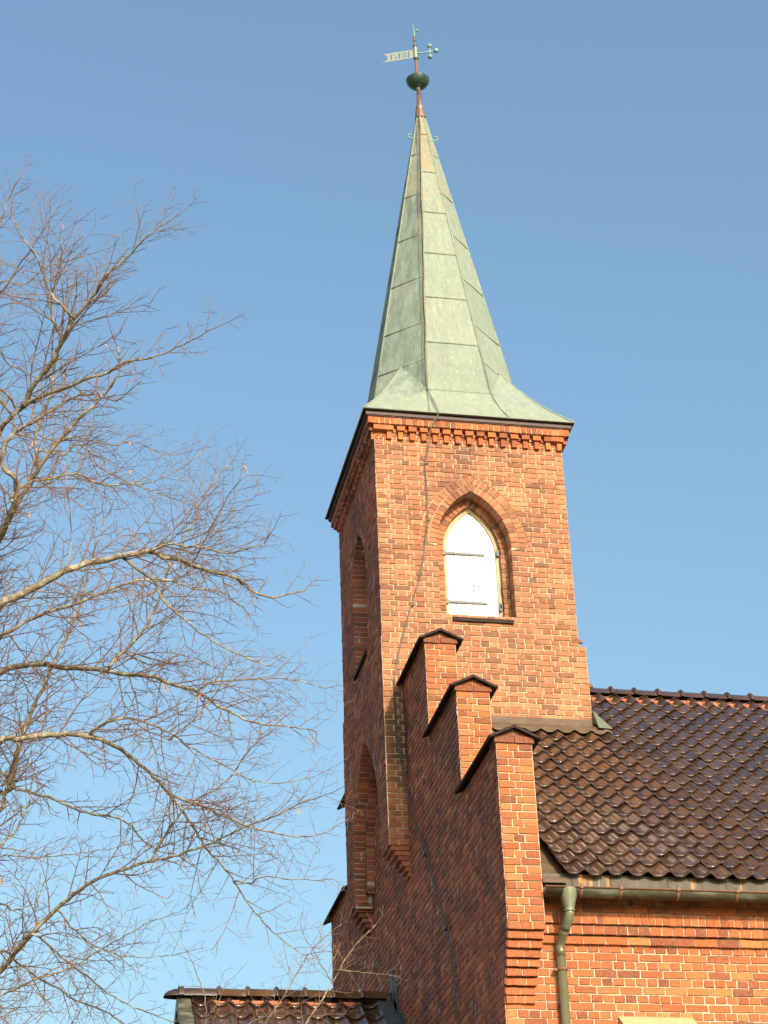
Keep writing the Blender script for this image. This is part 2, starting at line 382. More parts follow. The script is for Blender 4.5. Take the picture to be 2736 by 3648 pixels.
# ------------------------------------------------------------------ tower
SPL = -3.36                         # the tower is wider below this level
tw = MB()
F_lit = Frame((0, 0, 0), (1, 0, 0), (0, -1, 0))
F_front = Frame((XL, 0, 0), (0, -1, 0), (-1, 0, 0))          # u = -y
F_right = Frame((XR, 0, 0), (0, 1, 0), (1, 0, 0))
F_back = Frame((0, D, 0), (-1, 0, 0), (0, 1, 0))
O1 = Arch(1.205, .578, .475, -1.735, -2.95, .245, .265)
O2 = Arch(1.225, .45, .48, -1.715, -3.10, .13, .13)
O1f = Arch(-1.605, .578, .475, -1.735, -3.04, .245, .265)
O2f = Arch(-1.605, .45, .48, -1.715, -3.10, .13, .13)
def belfry(mb, F, A1, A2):
    arch_ring(mb, F, A1, 0, .132, .005, .245); arch_ring(mb, F, A1, .132, .132, .005, .03)
    keystone(mb, F, A1, 0, .132, .007, .2); keystone(mb, F, A1, .132, .132, .007, .03); reveal(mb, F, A1, 0, .25)
    F2 = Frame(F.P-F.N*.245, F.U, F.N)
    wall(mb, F2, [(A1.xc-.66, A1.xc+.66)], A2.zb, A1.zs, CH, BL, (A2,))
    wall(mb, F2, lambda z: [(A1.xc-A1.half(z, .03)-.02, A1.xc+A1.half(z, .03)+.02)], A1.zs, A1.apex()+.02, CH, BL, (A2,))
    arch_ring(mb, F2, A2, 0, .13, .005, .13); reveal(mb, F2, A2, 0, .16)
wall(tw, F_lit, [(XL, XR)], SPL, .03, CH, BL, (O1,), chips=.02)
belfry(tw, F_lit, O1, O2)
wall(tw, F_lit, [(XL-.016, XR+.10)], -5.2, SPL, CH, BL, (), .012, chips=.025)
tw_l = MB()
wall(tw_l, F_front, [(-D, 0)], SPL, .03, CH, BL, (O1f,))
belfry(tw_l, F_front, O1f, O2f)
# lower front: two piers joined by a pointed arch, recessed to the gable plane
P1 = Arch(-1.605, 1.08, 1.08, -6.23, -6.60, .27, .13)
P2 = Arch(-1.605, .95, 1.08, -6.23, -6.40, .15, .11)
wall(tw_l, F_front, [(-D-.05, 0)], -6.57, SPL, CH, BL, (P1,), .014)
arch_ring(tw_l, F_front, P1, 0, .13, .018, .18); reveal(tw_l, F_front, P1, .014, .275)
F_in = Frame((-.12, 0, 0), (0, -1, 0), (-1, 0, 0))
wall(tw_l, F_in, [(-1.605-1.12, -1.605+1.12)], -6.38, -4.35, CH, BL, (P2,), 0)
arch_ring(tw_l, F_in, P2, 0, .11, .004, .13); reveal(tw_l, F_in, P2, 0, .13)
for ya in (1.605-1.10, 1.605+.955): tw_l.box((-.118, ya, -6.392), (.0, ya+.145, -6.374), 1, tone())
# strip of the tower side standing proud of the gable
wall(tw, F_lit, [(XL-.016, .0)], -6.57, -5.2, CH, BL, (), .012, chips=.02)
F_far = Frame((0, D+.05, 0), (-1, 0, 0), (0, 1, 0))
wall(tw, F_far, [(0.02, .295)], -6.57, -3.36, CH, BL)
wall(tw, F_right, [(0, D)], -5.2, .03, CH, BL); wall(tw, F_back, [(-XR, -XL)], -5.2, .03, CH, BL)
wall(tw, Frame((XR+.1, 0, 0), (0, 1, 0), (1, 0, 0)), [(0, .35)], -5.2, SPL, CH, BL)
# near jambs that look at the far side of the recess get their own bricks from the brick depth above
for (x_, z_, w_) in ((XR-.10, -3.30, .16), (XR+.02, -4.02, .14), (XL+.02, -1.00, .12), (XL+.05, -1.98, .14), (1.62, -.62, .10), (.42, -.30, .09), (2.30, -2.75, .11)):
    tw.box8([F_lit(x_, .008, z_), F_lit(x_+w_, .009, z_+.008), F_lit(x_+w_*.9, .007, z_+.06), F_lit(x_+.01, .008, z_+.066), F_lit(x_, -.02, z_), F_lit(x_+w_, -.02, z_), F_lit(x_+w_, -.02, z_+.06), F_lit(x_, -.02, z_+.06)], 1, (0, .9, .5))
tower = tw.build('tower_wall', [M_MORT, M_BRICK], ch, ch)
tf = tw_l.build('tower_front', [M_MORTD, M_BRICKD], ch, ch)

# corbels carrying the two piers
for (ya, yb) in ((0.0, .53), (D-.53+.05, D+.05)):
    cb = MB()
    for k in range(6):
        zt = -6.57-.0715*1.05*k; pr = .309-.047*(k+1); nar = .055*(k+1)
        y0, y1 = (ya+.004, yb-nar) if ya < 1 else (ya+nar*.3, yb-nar*.75)
        if y1-y0 < .1: y1 = y0+.1
        for (s0, s1) in (((y0, (y0+y1)/2-.006), ((y0+y1)/2+.006, y1)) if y1-y0 > .3 else ((y0, y1),)):
            cb.box((-pr+rnd(.004), s0+rnd(.003), zt-.066), (.02, s1, zt-.002), 0, tone())
    cb.build('corbel', [M_BRICKD if ya > 1 else M_BRICKD], tf, ch)

# cornice of the tower: dentils, soldier course, board
cn = MB()
def cornice_side(F, ua, ub, mb):
    n = 16; pit = (ub-ua)/n*1.0
    for i in range(n+1):
        u = ua+.045+(ub-ua-.09)*i/n
        if 0 < i < n+1: brick(mb, F, u-.038, u+.038, u-.038, u+.038, .03+rnd(.004), .163, .052, .06, j=.005)
        if random.random() > .06:
            wd = .063 if 0 < i < n else .10
            uu = u if 0 < i < n else (u+.03 if i == 0 else u-.03)
            if 0 < i < n: uu = u
            brick(mb, F, uu-wd, uu+wd, uu-wd, uu+wd, .166, .247, .088, .10, j=.005)
    # backing
    wall(mb, F, [(ua, ub)], .03, .165, .0675, .14, (), .0); wall(mb, F, [(ua-.02, ub+.02)], .165, .255, .09, .14, (), .02)
    c = round((ub-ua+.23)/.087)
    for i in range(c):
        a = ua-.115+(ub-ua+.23)*i/c; b_ = ua-.115+(ub-ua+.23)*(i+1)/c
        brick(mb, F, a+.006, b_-.006, a+.006, b_-.006, .258, .385, .118, .14, j=.004)
    mb.add([F(ua-.11, .108, .258), F(ub+.11, .108, .258), F(ub+.11, .108, .39), F(ua-.11, .108, .39), F(ua-.11, .0, .258), F(ub+.11, .0, .258)], [(0, 1, 2, 3), (0, 4, 5, 1)], 0)
cornice_side(F_lit, XL, XR, cn); cornice_side(F_right, 0, D, cn); cornice_side(F_back, -XR, -XL, cn)
cn.build('cornice', [M_MORT, M_BRICKR], tower, ch)
cn2 = MB(); cornice_side(F_front, -D, 0, cn2); cn2.build('cornice', [M_MORTD, M_BRICKD], tf, ch)
bd = MB(); bd.box((XL-.15, -.15, .388), (XR+.15, D+.15, .45)); bd.box((XL-.135, -.135, .375), (XR+.135, D+.135, .388))
bd.build('cornice_board', [M_BOARD], tower, ch)

# belfry shutter, frame, hinges, sill
def pointed(A, y0, y1, inset, Fr, n=12):
    a = A.a-inset; Rr = a+A.c; prof = []
    zs = [A.zb]+[A.zs+(math.sqrt(Rr*Rr-A.c*A.c))*math.sin(math.pi/2*i/n) for i in range(n+1)]
    hw = lambda z: a if z <= A.zs else max(0, math.sqrt(max(0, Rr*Rr-(z-A.zs)**2))-A.c)
    return [(hw(z), z) for z in zs]
def shutter(F, A, off, parent, n_boards=6):
    sh = MB(); L = pointed(A, 0, 0, .052, F)
    a = A.a-.052
    for k in range(n_boards):
        u0, u1 = -a+2*a*k/n_boards+.004, -a+2*a*(k+1)/n_boards-.004
        Rr = a+A.c
        def top(u): 
            v = Rr*Rr-(abs(u)+A.c)**2; return A.zs+math.sqrt(max(v, 0))
        us = [u0+(u1-u0)*i/6 for i in range(7)]
        pr = [(u0, A.zb+.235)]+[(u1, A.zb+.235)]+[(u, top(u)) for u in reversed(us)]
        fr = [F(A.xc+u, off, z) for u, z in pr]; bk = [F(A.xc+u, off-.03, z) for u, z in pr]; q = len(pr)
        sh.add(fr+bk, [tuple(range(q)), tuple(range(2*q-1, q-1, -1))]+[(i, q+i, q+(i+1) % q, (i+1) % q) for i in range(q)])
    s = sh.build('belfry_shutter', [M_WHITE], parent, ch)
    fr = MB(); o_ = pointed(A, 0, 0, -.02, F); i_ = pointed(A, 0, 0, .062, F)
    for sgn in (-1, 1):
        for k in range(len(o_)-1):
            q = [(o_[k], i_[k]), (o_[k+1], i_[k+1])]
            pts = [(sgn*q[0][0][0], q[0][0][1]), (sgn*q[0][1][0], q[0][1][1]), (sgn*q[1][1][0], q[1][1][1]), (sgn*q[1][0][0], q[1][0][1])]
            if sgn > 0: pts = pts[::-1]
            f4 = [F(A.xc+u, off+.025, max(z, A.zb+.22)) for u, z in pts]; b4 = [F(A.xc+u, off-.05, max(z, A.zb+.22)) for u, z in pts]
            fr.box8(f4+b4)
    fr.build('shutter_frame', [M_WOOD], s, ch)
    return s
bs = shutter(F_lit, O2, -.345, ch)
for zc in (-1.72, -2.55):
    hg = MB(); w0 = O2.xc-O2.a+.03
    hg.box8([F_lit(w0, -.318, zc-.02), F_lit(w0+.60, -.328, zc-.017), F_lit(w0+.60, -.328, zc+.017), F_lit(w0, -.318, zc+.02), F_lit(w0, -.343, zc-.014), F_lit(w0+.6, -.343, zc-.011), F_lit(w0+.6, -.343, zc+.011), F_lit(w0, -.343, zc+.014)])
    hg.box((w0+.59, .325, zc-.018), (w0+.64, .343, zc+.018)); hg.box((w0-.02, .29, zc-.05), (w0+.02, .345, zc+.03))
    hg.build('strap_hinge', [M_STEEL], bs, ch)
for (u, z) in ((.02, -2.26), (.10, -2.26), (.02, -2.34), (.10, -2.34)): lk = MB(); lk.lathe([(0, z), (.012, z), (.012, z+.012), (0, z+.012)], (O2.xc+u, .335, z), 8); lk.build('latch_bolt', [M_STEEL], bs, ch)
for (u, z) in ((O2.a-.035, -1.70), (O2.a-.035, -2.60), (O2.a-.045, -2.64)): lk = MB(); lk.box((O2.xc+u-.015, .27, z-.05), (O2.xc+u+.02, .33, z+.05)); lk.build('latch_hook', [M_STEEL], bs, ch)
sb = MB(); sb.prism([(.86-.06, .36, -2.86), (.86-.06, -.035, -2.985), (.86-.06, -.035, -3.045), (.86-.06, .02, -3.05), (.86-.06, .36, -2.93)], (.93, 0, 0)); sb.build('window_sill', [M_CAP], tower, ch)
bs2 = shutter(F_front, O2f, -.345, ch)
sb = MB(); yb = 1.605-.48
sb.prism([(XL+.36, yb, -2.90), (XL-.05, yb, -3.07), (XL-.05, yb, -3.13), (XL+.36, yb, -3.0)], (0, .98, 0)); sb.build('window_sill', [M_CAP], tf, ch)

# ------------------------------------------------------------------ gable wall with steps
T = .437
STEPS = [(1.54, -4.085), (3.18, -5.54), (4.94, -6.985)]     # reach from the tower, eaves height
gb = MB()
F_g = Frame((0, 0, 0), (0, -1, 0), (-1, 0, 0))
HN = .0952
def near_reach(z):
    if z > STEPS[0][1]: return None
    if z > STEPS[1][1]: return 1.54
    if z > STEPS[2][1]: return 3.18
    if z > -9.23: return 4.94
    k = int((-9.23-z)/.0952)
    return max(4.60, 4.93-.041*k) if k < 9 else 4.60
def g_spans(z):
    r_ = near_reach(z)
    if r_ is None: return []
    lo = -(D+min(r_, 4.94))
    if z > -6.57+0 and z > STEPS[0][1]-9: pass
    return [(lo, r_)]
wall(gb, F_g, g_spans, -OZ, -4.09, HN, BL, (), 0, .019, chips=.01)
ends = []
for k, (s, z) in enumerate(STEPS):
    end = MB(); ends.append(end)
    Fe = Frame((0, -s, 0), (1, 0, 0), (0, -1, 0))
    zlow = [-6.0, -7.4, -9.23][k]
    wall(end, Fe, [(0, T)], zlow, z-.09, HN if k == 2 else .0885, BL, (), 0, chips=.05)
    # band course and gablet
    for (a, b_) in ((-.022, T*.5-.006), (T*.5+.006, T+.022)): brick(end, Fe, a, b_, a, b_, z-.088, z-.012, .024, .25, (random.uniform(-.25, .1), .5, .5))
    for (zz0, zz1, wd) in ((z-.004, z+.042, .17), (z+.050, z+.078, .075)):
        brick(end, Fe, T/2-wd, T/2-.005, T/2-wd+.06, T/2-.005, zz0, zz1, .004, .1, (random.uniform(-.2, .2), .5, .5)); brick(end, Fe, T/2+.005, T/2+wd, T/2+.005, T/2+wd-.06, zz0, zz1, .004, .1, (random.uniform(-.2, .2), .5, .5))
    end.prism([(0, -s+.006, z-.09), (T, -s+.006, z-.09), (T, -s+.006, z-.02), (T/2, -s+.006, z+.083), (0, -s+.006, z-.02)], (0, .05, 0), 0)
# corbelled foot of the near pier
for k in range(9):
    zt = -9.23-.0952*k; yy = -4.93+.041*k if k < 8 else -4.63
    n = 2 if k % 2 else 3
    Fe = Frame((0, yy, 0), (1, 0, 0), (0, -1, 0)); xr = T-.012*k
    x0 = 0
    for i in range(n):
        a, b_ = x0+(xr-x0)*i/n, x0+(xr-x0)*(i+1)/n
        brick(end, Fe, a+.006, b_-.006, a+.006, b_-.006, zt-.083, zt-.004, .006, .12, (random.uniform(.25, .8), .5, .5))
    end.box((x0+.012, yy+.004, zt-.080), (xr-.004, -4.5, zt+.0), 0)
for end in ends: end.build('gable_end', [M_MORT, M_BRICKR], ch, ch)
# core that closes the wall behind the courses
core = MB()
for k, (s, z) in enumerate(STEPS):
    for sg in (0, 1):
        y0, y1 = (-s+.012, 0.02) if sg == 0 else (D-.02, D+s)
        zb_ = STEPS[k+1][1]-.2 if k < 2 else -9.2
        core.box((.012, y0, zb_), (T, y1, z-.03)); 
core.box((.012, -4.59, -OZ), (T, D+4.6, -9.2))
gable = gb.build('gable_wall', [M_MORTD, M_BRICKD], ch, ch)
core.build('wall_core', [M_MORTD], gable, ch)
def cap(y0, y1, z, parent):
    c = MB(); zr = z+.085; th = .03; x0, x1 = -.088, T+.088; z = z-.055
    for (xa, za, xb, zb2) in ((x0, z+.0, T/2, zr), (T/2, zr, x1, z+.0)):
        nrm = Vector((-(zb2-za), 0, xb-xa)).normalized()*th
        c.prism([(xa, y0, za), (xb, y0, zb2), (xb+(nrm.x if abs(xb-T/2) > .01 else 0), y0, zb2+th*1.15 if abs(xb-T/2) < .01 else zb2+nrm.z), (xa+(nrm.x if abs(xa-T/2) > .01 else 0), y0, za+th*1.15 if abs(xa-T/2) < .01 else za+nrm.z)], (0, y1-y0, 0))
        # folded drip edge
    c.tube([(x0, y0, z+.010), (x0, y1, z+.010)], .011, 6); c.tube([(x1, y0, z+.010), (x1, y1, z+.010)], .011, 6); c.tube([(T/2, y0, zr+.028), (T/2, y1, zr+.028)], .010, 6)
    # verge boards against the gablet
    return c.build('gable_cap', [M_CAP], parent, ch)
for k, (s, z) in enumerate(STEPS):
    prev = -.0 if k == 0 else -STEPS[k-1][0]
    cap(-s-.075, prev+.02, z, gable)
    y0 = D if k == 0 else D+STEPS[k-1][0]
    cap(y0+.0, D+s+.30, z, gable)

# ------------------------------------------------------------------ nave wall
YN = -4.60
nv = MB(); F_n = Frame((0, YN, 0), (1, 0, 0), (0, -1, 0))
wall(nv, F_n, [(0, 10)], -OZ, -10.04, HN, BL, (), 0, chips=.02)
wall(nv, F_n, [(T-.10, 10)], -10.04, -9.37, HN, BL, (), 0, chips=.02)
nave = nv.build('nave_wall', [M_MORTW, M_BRICKR], ch, ch)
ncn = MB()
def course(mb, z0, z1, n, L, a=T-.03, b=10, d=.2):
    x = a
    while x < b:
        l = L*(1+rnd(.03)); brick(mb, F_n, x+.006, x+l-.006, x+.006, x+l-.006, z0+.007, z1-.007, n, d, j=.005); x += l
    mb.add([F_n(a, n-.01, z0+.008), F_n(b, n-.01, z0+.008), F_n(b, n-.01, z1), F_n(a, n-.01, z1), F_n(a, -.0, z0+.008), F_n(b, -.0, z0+.008)], [(0, 1, 2, 3), (0, 4, 5, 1)], 0)
course(ncn, -9.385, -9.285, .042, .27); course(ncn, -9.28, -9.17, .080, .135); course(ncn, -9.168, -9.03, .115, .0875)
course(ncn, -9.03, -8.93, .105, .27); course(ncn, -8.93, -8.84, .10, .09)
ncn.build('cornice', [M_MORTW, M_BRICKR], nave, ch)
nb = MB(); nb.box((T, YN+.012, -OZ), (10, YN+.4, -8.8)); nb.box((9.99, YN+.012, -OZ), (10.3, D+4.6, -8.8)); nb.box((.1, D+4.2, -OZ), (10.3, D+4.58, -8.8)); nb.build('wall_core', [M_MORTW], nave, ch)
hd = MB(); hd.prism([(1.30, YN-.004, -10.195), (1.30, YN-.36, -10.47), (1.30, YN-.36, -10.52), (1.30, YN-.004, -10.50)], (.875, 0, 0))
hd.build('window_hood', [M_TAN], nave, ch)
nw = MB(); nw.box((1.40, YN-.02, -12.6), (2.08, YN-.008, -10.5)); nwo = nw.build('nave_window', [M_GLASS], nave, ch)

# ------------------------------------------------------------------ roofs
def tile_profile(t): return .030*(math.cos(2*math.pi*t)+.28*math.cos(4*math.pi*t))
def tiles(mb, O, ex, es, nr, ncol, nrow, pitch, gauge, skip=None, smax=1e9):
    O, ex, es, nr = Vector(O), Vector(ex), Vector(es).normalized(), Vector(nr).normalized()
    K = 12; th = .022
    for r in range(nrow):
        for c in range(ncol):
            if skip and skip(c, r): continue
            w = rnd(.005); tl = rnd(.012); sk = rnd(.008); ds = rnd(.012); col = tone()
            vs = []
            for (s, extra) in ((-.010, -th-.006), (-.014, -.017), (-.012, -.008), (-.005, -.001), (.010, .002), (.06, .0), (gauge*.55, 0), (gauge+.05, 0)):
                lift = .042*(1-s/(gauge+.05))+extra+w
                for i in range(K+1):
                    t = i/K; h = tile_profile(t)
                    vs.append(O+ex*((c+t*1.0)*pitch+sk*(1 - s/gauge))+es*min(r*gauge+s+ds, smax)+nr*(h+lift+tl*(t-.5)))
            fs = [(a*(K+1)+i, a*(K+1)+i+1, (a+1)*(K+1)+i+1, (a+1)*(K+1)+i) for a in range(7) for i in range(K)]
            mb.add(vs, fs, 0, col, True)
SL = .80; ry = lambda y: -4.684+SL*y
es = Vector((0, 1, SL)).normalized(); nr = Vector((0, -SL, 1)).normalized()
PITCHX = .2515; GR_ = .2955; GA = GR_*math.sqrt(1+SL*SL)
rf = MB(); YE = -4.945
def hid(c, r):
    x = .69+c*PITCHX; y = YE+r*GR_
    return x < XR-.15 and y > -.30
ncol = 36
tiles(rf, (.69, YE, ry(YE)-.02), (1, 0, 0), es, nr, ncol, 23, PITCHX, GA, hid, (YC-.04-YE)*math.sqrt(1+SL*SL))
roof = rf.build('nave_roof', [M_TILE], ch, ch)
rs = MB()
rs.prism([(T, -4.80, ry(-4.80)-.11), (T, 1.605, ry(1.605)-.11), (T, 4.3+3.81, ry(-4.9)-.11), (T, 4.3+3.81, ry(-4.9)-.2), (T, 1.605, ry(1.605)-.3), (T, -4.80, ry(-4.80)-.2)], (10, 0, 0))
rs.build('roof_deck', [M_BOARD], roof, ch)
fr_ = MB()   # tiles of the far slope
tiles(fr_, (10.2, 2*YC-YE, ry(YE)-.02), (-1, 0, 0), Vector((0, -1, SL)), Vector((0, SL, 1)), 38, 23, PITCHX, GA, None, (YC-.04-YE)*math.sqrt(1+SL*SL))
fr_.build('far_slope_tiles', [M_TILE], roof, ch)
def ridge(mb, x0, x1, y, z, pitch, rad, lip, round_end=False):
    x = x0; n = 10
    while x < x1-.02:
        xe = min(x+pitch, x1); vs = []
        st = [(x-.035, lip*.92), (x-.028, lip*1.22), (x+.0, lip*1.36), (x+.03, lip*1.22), (x+.036, 1.02), (xe+.0, .97)] if x > x0+.01 else [(x, 1.0), (xe, .97)]
        dz = rnd(.004)
        for (xx, q) in st:
            for k in range(n+1):
                t = math.pi*k/n; vs.append((xx, y-rad*q*math.cos(t), z-rad+dz+rad*q*math.sin(t)*1.05))
        for k in range(0): pass
        fs = [(a*(n+1)+k, a*(n+1)+k+1, (a+1)*(n+1)+k+1, (a+1)*(n+1)+k) for a in range(len(st)-1) for k in range(n)]
        mb.add(vs, fs, 0, tone(), True); x += pitch
rg_ = MB(); ridge(rg_, XR-.2, 10.2, YC, ry(YC)+.105, .385, .115, 1.0); rg_.build('ridge_tiles', [M_TILE], roof, ch)
cl = MB()
x = XR
while x < 10:
    l = random.uniform(.10, .2); cl.box((x, YC-.135-rnd(.012), ry(YC)-.16), (x+l-.01, YC-.05, ry(YC)-.098+rnd(.010)), 0, tone()); x += l
cl.build('ridge_bedding', [M_CLAY], roof, ch)

# copper work
fl = MB()
fl.box((T, -.03, -4.80), (XR+.115, -.016, -4.555)); fl.box((T, -.045, -4.73), (XR+.115, -.03, -4.705))
vs = []
nseg = 60
for i in range(nseg+1):
    x = T+(XR+.30-T)*i/nseg; h = tile_profile((x-.69)/PITCHX)
    vs += [(x, -.03, -4.715), (x, -.16, ry(-.16)+.095), (x, -.275, ry(-.275)+.062+h*.9), (x, -.278, ry(-.278)+.045+h*.9)]
fl.add(vs, [(i*4+k, (i+1)*4+k, (i+1)*4+k+1, i*4+k+1) for i in range(nseg) for k in range(3)], 0, (.5, .5, .5), True)
fl.build('wall_flashing', [M_FLASH], roof, ch)
fs_ = MB(); fs_.add([(XR+.105, -.27, ry(-.27)+.125), (XR+.31, -.27, ry(-.27)+.115), (XR+.27, 1.3, ry(1.3)+.115), (XR+.105, 1.3, ry(1.3)+.125), (XR+.105, 0, ry(0)+.35), (XR+.105, 1.3, ry(1.3)+.3)], [(0, 1, 2, 3), (0, 3, 5, 4)])
fs_.build('side_flashing', [M_VERD if False else M_PIPEG], roof, ch)
vg = MB(); vg.add([(T+.002, -4.96, ry(-4.96)-.085), (.74, -4.96, ry(-4.96)-.085), (.74, 0, ry(0)-.085), (T+.002, 0, ry(0)-.085), (T+.002, -4.96, ry(-4.96)-.12), (.74, -4.96, ry(-4.96)-.12)], [(0, 1, 2, 3), (0, 4, 5, 1)])
vg.build('verge_gutter', [M_FLASH], roof, ch)
fa = MB(); fa.box((T+.0, -4.885, -8.90), (10, -4.87, -8.64)); 
for x in (.78, 1.27, 1.95, 2.62, 3.3, 4.0): fa.box((x, -4.889, -8.89), (x+.006, -4.884, -8.66))
fa.build('eaves_fascia', [M_FASC], roof, ch)
YG, ZG, RG = -4.965, -8.855, .088
gt = MB(); n = 12
for (x0, x1) in ((T+.012, 10),):
    vs = []
    xs = [x0, x0+.0]+[x0+(x1-x0)*i/20 for i in range(1, 21)]
    for x in xs:
        for k in range(n+1):
            t = math.pi+math.pi*k/n; vs.append((x, YG+RG*math.cos(t), ZG+RG*math.sin(t)))
    gt.add(vs, [(a*(n+1)+k, (a+1)*(n+1)+k, (a+1)*(n+1)+k+1, a*(n+1)+k+1) for a in range(len(xs)-1) for k in range(n)], 0, (.5,)*3, True)
    gt.add([(x0+.002, YG+RG*math.cos(math.pi+math.pi*k/n), ZG+RG*math.sin(math.pi+math.pi*k/n)) for k in range(n+1)], [tuple(range(n+1))])
gut = gt.build('gutter', [M_GUT], ch, ch)
be = MB(); be.tube([(T+.0, YG-RG-.004, ZG+.006), (10, YG-RG-.004, ZG+.006)], .0125, 8); be.build('gutter_bead', [M_RUST], gut, ch)
for x in (.86, 1.325, 2.01, 2.72, 3.42, 4.1, 4.8):
    br = MB(); w = .016
    for k in range(n):
        t0, t1 = math.pi+math.pi*k/n, math.pi+math.pi*(k+1)/n; q = RG+.006
        br.add([(x-w, YG+q*math.cos(t0), ZG+q*math.sin(t0)), (x+w, YG+q*math.cos(t0), ZG+q*math.sin(t0)), (x+w, YG+q*math.cos(t1), ZG+q*math.sin(t1)), (x-w, YG+q*math.cos(t1), ZG+q*math.sin(t1))], [(0, 1, 2, 3)])
    br.box((x-.018, YG-RG-.024, ZG-.012), (x+.018, YG-RG+.006, ZG+.024)); br.box((x-.006, YG-RG-.012, ZG+.02), (x+.006, YG-RG, ZG+.06))
    br.tube([(x, YG-RG-.004, ZG+.03), (x-.07, -4.89, ZG+.18)], .004, 5)
    br.build('gutter_bracket', [M_RUST], gut, ch)
dp = MB()
xo = .722
dp.lathe([(.115, ZG+.0), (.11, ZG-.04), (.085, ZG-.12), (.060, ZG-.215), (.058, ZG-.235), (.062, ZG-.24), (.062, ZG-.255)], (xo, YG+.0, ZG), 20)
out = dp.build('gutter_outlet', [M_PIPEG], ch, ch)
dp = MB(); pts = []; rads = []
for i in range(13):
    t = i/12; s = t*t*(3-2*t); pts.append((xo+(.662-xo)*s, YG+(-4.69-YG)*s, ZG-.24-.36*t)); rads.append(.052)
dp.tube(pts[:7], [.054]*7, 16); up_ = dp.build('downpipe', [M_PIPEG], ch, ch)
dp = MB(); dp.tube(pts[6:], [.051]*7, 16); dp.tube([(pts[-1][0], pts[-1][1], pts[-1][2]+.03), (.662, -4.69, -9.55)], .055, 16); dp.tube([(.662, -4.69, -9.5), (.662, -4.69, -OZ)], .0525, 16)
dp.build('pipe_length', [M_PIPE], up_, ch)
for zc in (-9.70, -11.8, -14):
    pb = MB(); pb.lathe([(.054, zc-.016), (.060, zc-.016), (.060, zc+.016), (.054, zc+.016)], (.662, -4.69, zc), 16)
    pb.box((.662-.095, -4.70, zc-.014), (.662-.05, -4.685, zc+.014)); pb.box((.662+.05, -4.70, zc-.014), (.662+.095, -4.685, zc+.014)); pb.box((.662-.085, -4.69, zc-.008), (.662-.072, -4.59, zc+.008))
    pb.build('pipe_bracket', [M_RUST], up_, ch)

# ------------------------------------------------------------------ spire
SB = Vector((1.205, 1.605, 1.24)); SA = Vector((1.135, 1.605, 8.30)); RI = 1.265
def ax(z): t = (z-1.24)/(8.30-1.24); return SB.x+(SA.x-SB.x)*t, 1.605, RI*(1-t)
def octp(i, z):    # vertex i of the octagon at height z
    x, y, r = ax(z); t = R(22.5+45*i); q = r/math.cos(R(22.5)); return Vector((x+q*math.cos(t), y+q*math.sin(t), z))
FZ = [7.415, 6.411, 5.382, 4.369, 3.316, 2.284]; DZ = [6.93, 5.90, 4.86, 3.82, 2.77, 1.93]
sp_ = MB(); ZT = 7.98
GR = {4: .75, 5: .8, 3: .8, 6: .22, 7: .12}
for i in range(8):
    # face i lies between vertices i-1 and i ; angle 45*i
    z_l = [ZT]+(FZ if i % 2 == 0 else DZ)
    bot = 1.24
    zz = z_l+[bot]
    for k in range(len(zz)-1):
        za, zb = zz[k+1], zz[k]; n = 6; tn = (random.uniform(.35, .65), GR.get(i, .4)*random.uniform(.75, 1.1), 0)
        if i == 6: tn = (random.uniform(.3, .7), tn[1], 1.0 if zb > 7.5 else (.85 if zb > 6.5 else (.3 if zb > 5.5 else .06)))
        if i == 5 and zb > 6.5: tn = (tn[0], tn[1], .4)
        if i == 7 and zb > 6.5: tn = (tn[0], tn[1], .35)
        vs = []
        for a in range(n+1):
            z = za+(zb-za)*a/n; p, q = octp(i-1, z), octp(i, z); nrm = Vector((math.cos(R(45*i)), math.sin(R(45*i)), .17))
            for c in range(n+1):
                w = p.lerp(q, c/n); edge = (0 < a < n) and (0 < c < n)
                w = w+nrm*((rnd(.006)) if edge else 0) + nrm*.004*(1-a/n)
                vs.append(w)
        sp_.add(vs, [(a*(n+1)+c, a*(n+1)+c+1, (a+1)*(n+1)+c+1, (a+1)*(n+1)+c) for a in range(n) for c in range(n)], 0, tn, True)
        p, q = octp(i-1, za), octp(i, za); mid = p.lerp(q, .5)
        if k < len(zz)-2: sp_.tube([p, mid+Vector((0, 0, rnd(.01))), q], .014, 5, 0, (.4, .6, 0))
    sp_.tube([octp(i, 1.24), octp(i, 3.4)+Vector((rnd(.006), rnd(.006), 0)), octp(i, 5.6)+Vector((rnd(.006), rnd(.006), 0)), octp(i, ZT)], .018, 6, 0, (.3, 1, .9) if i == 5 else (.6, .3, .1))
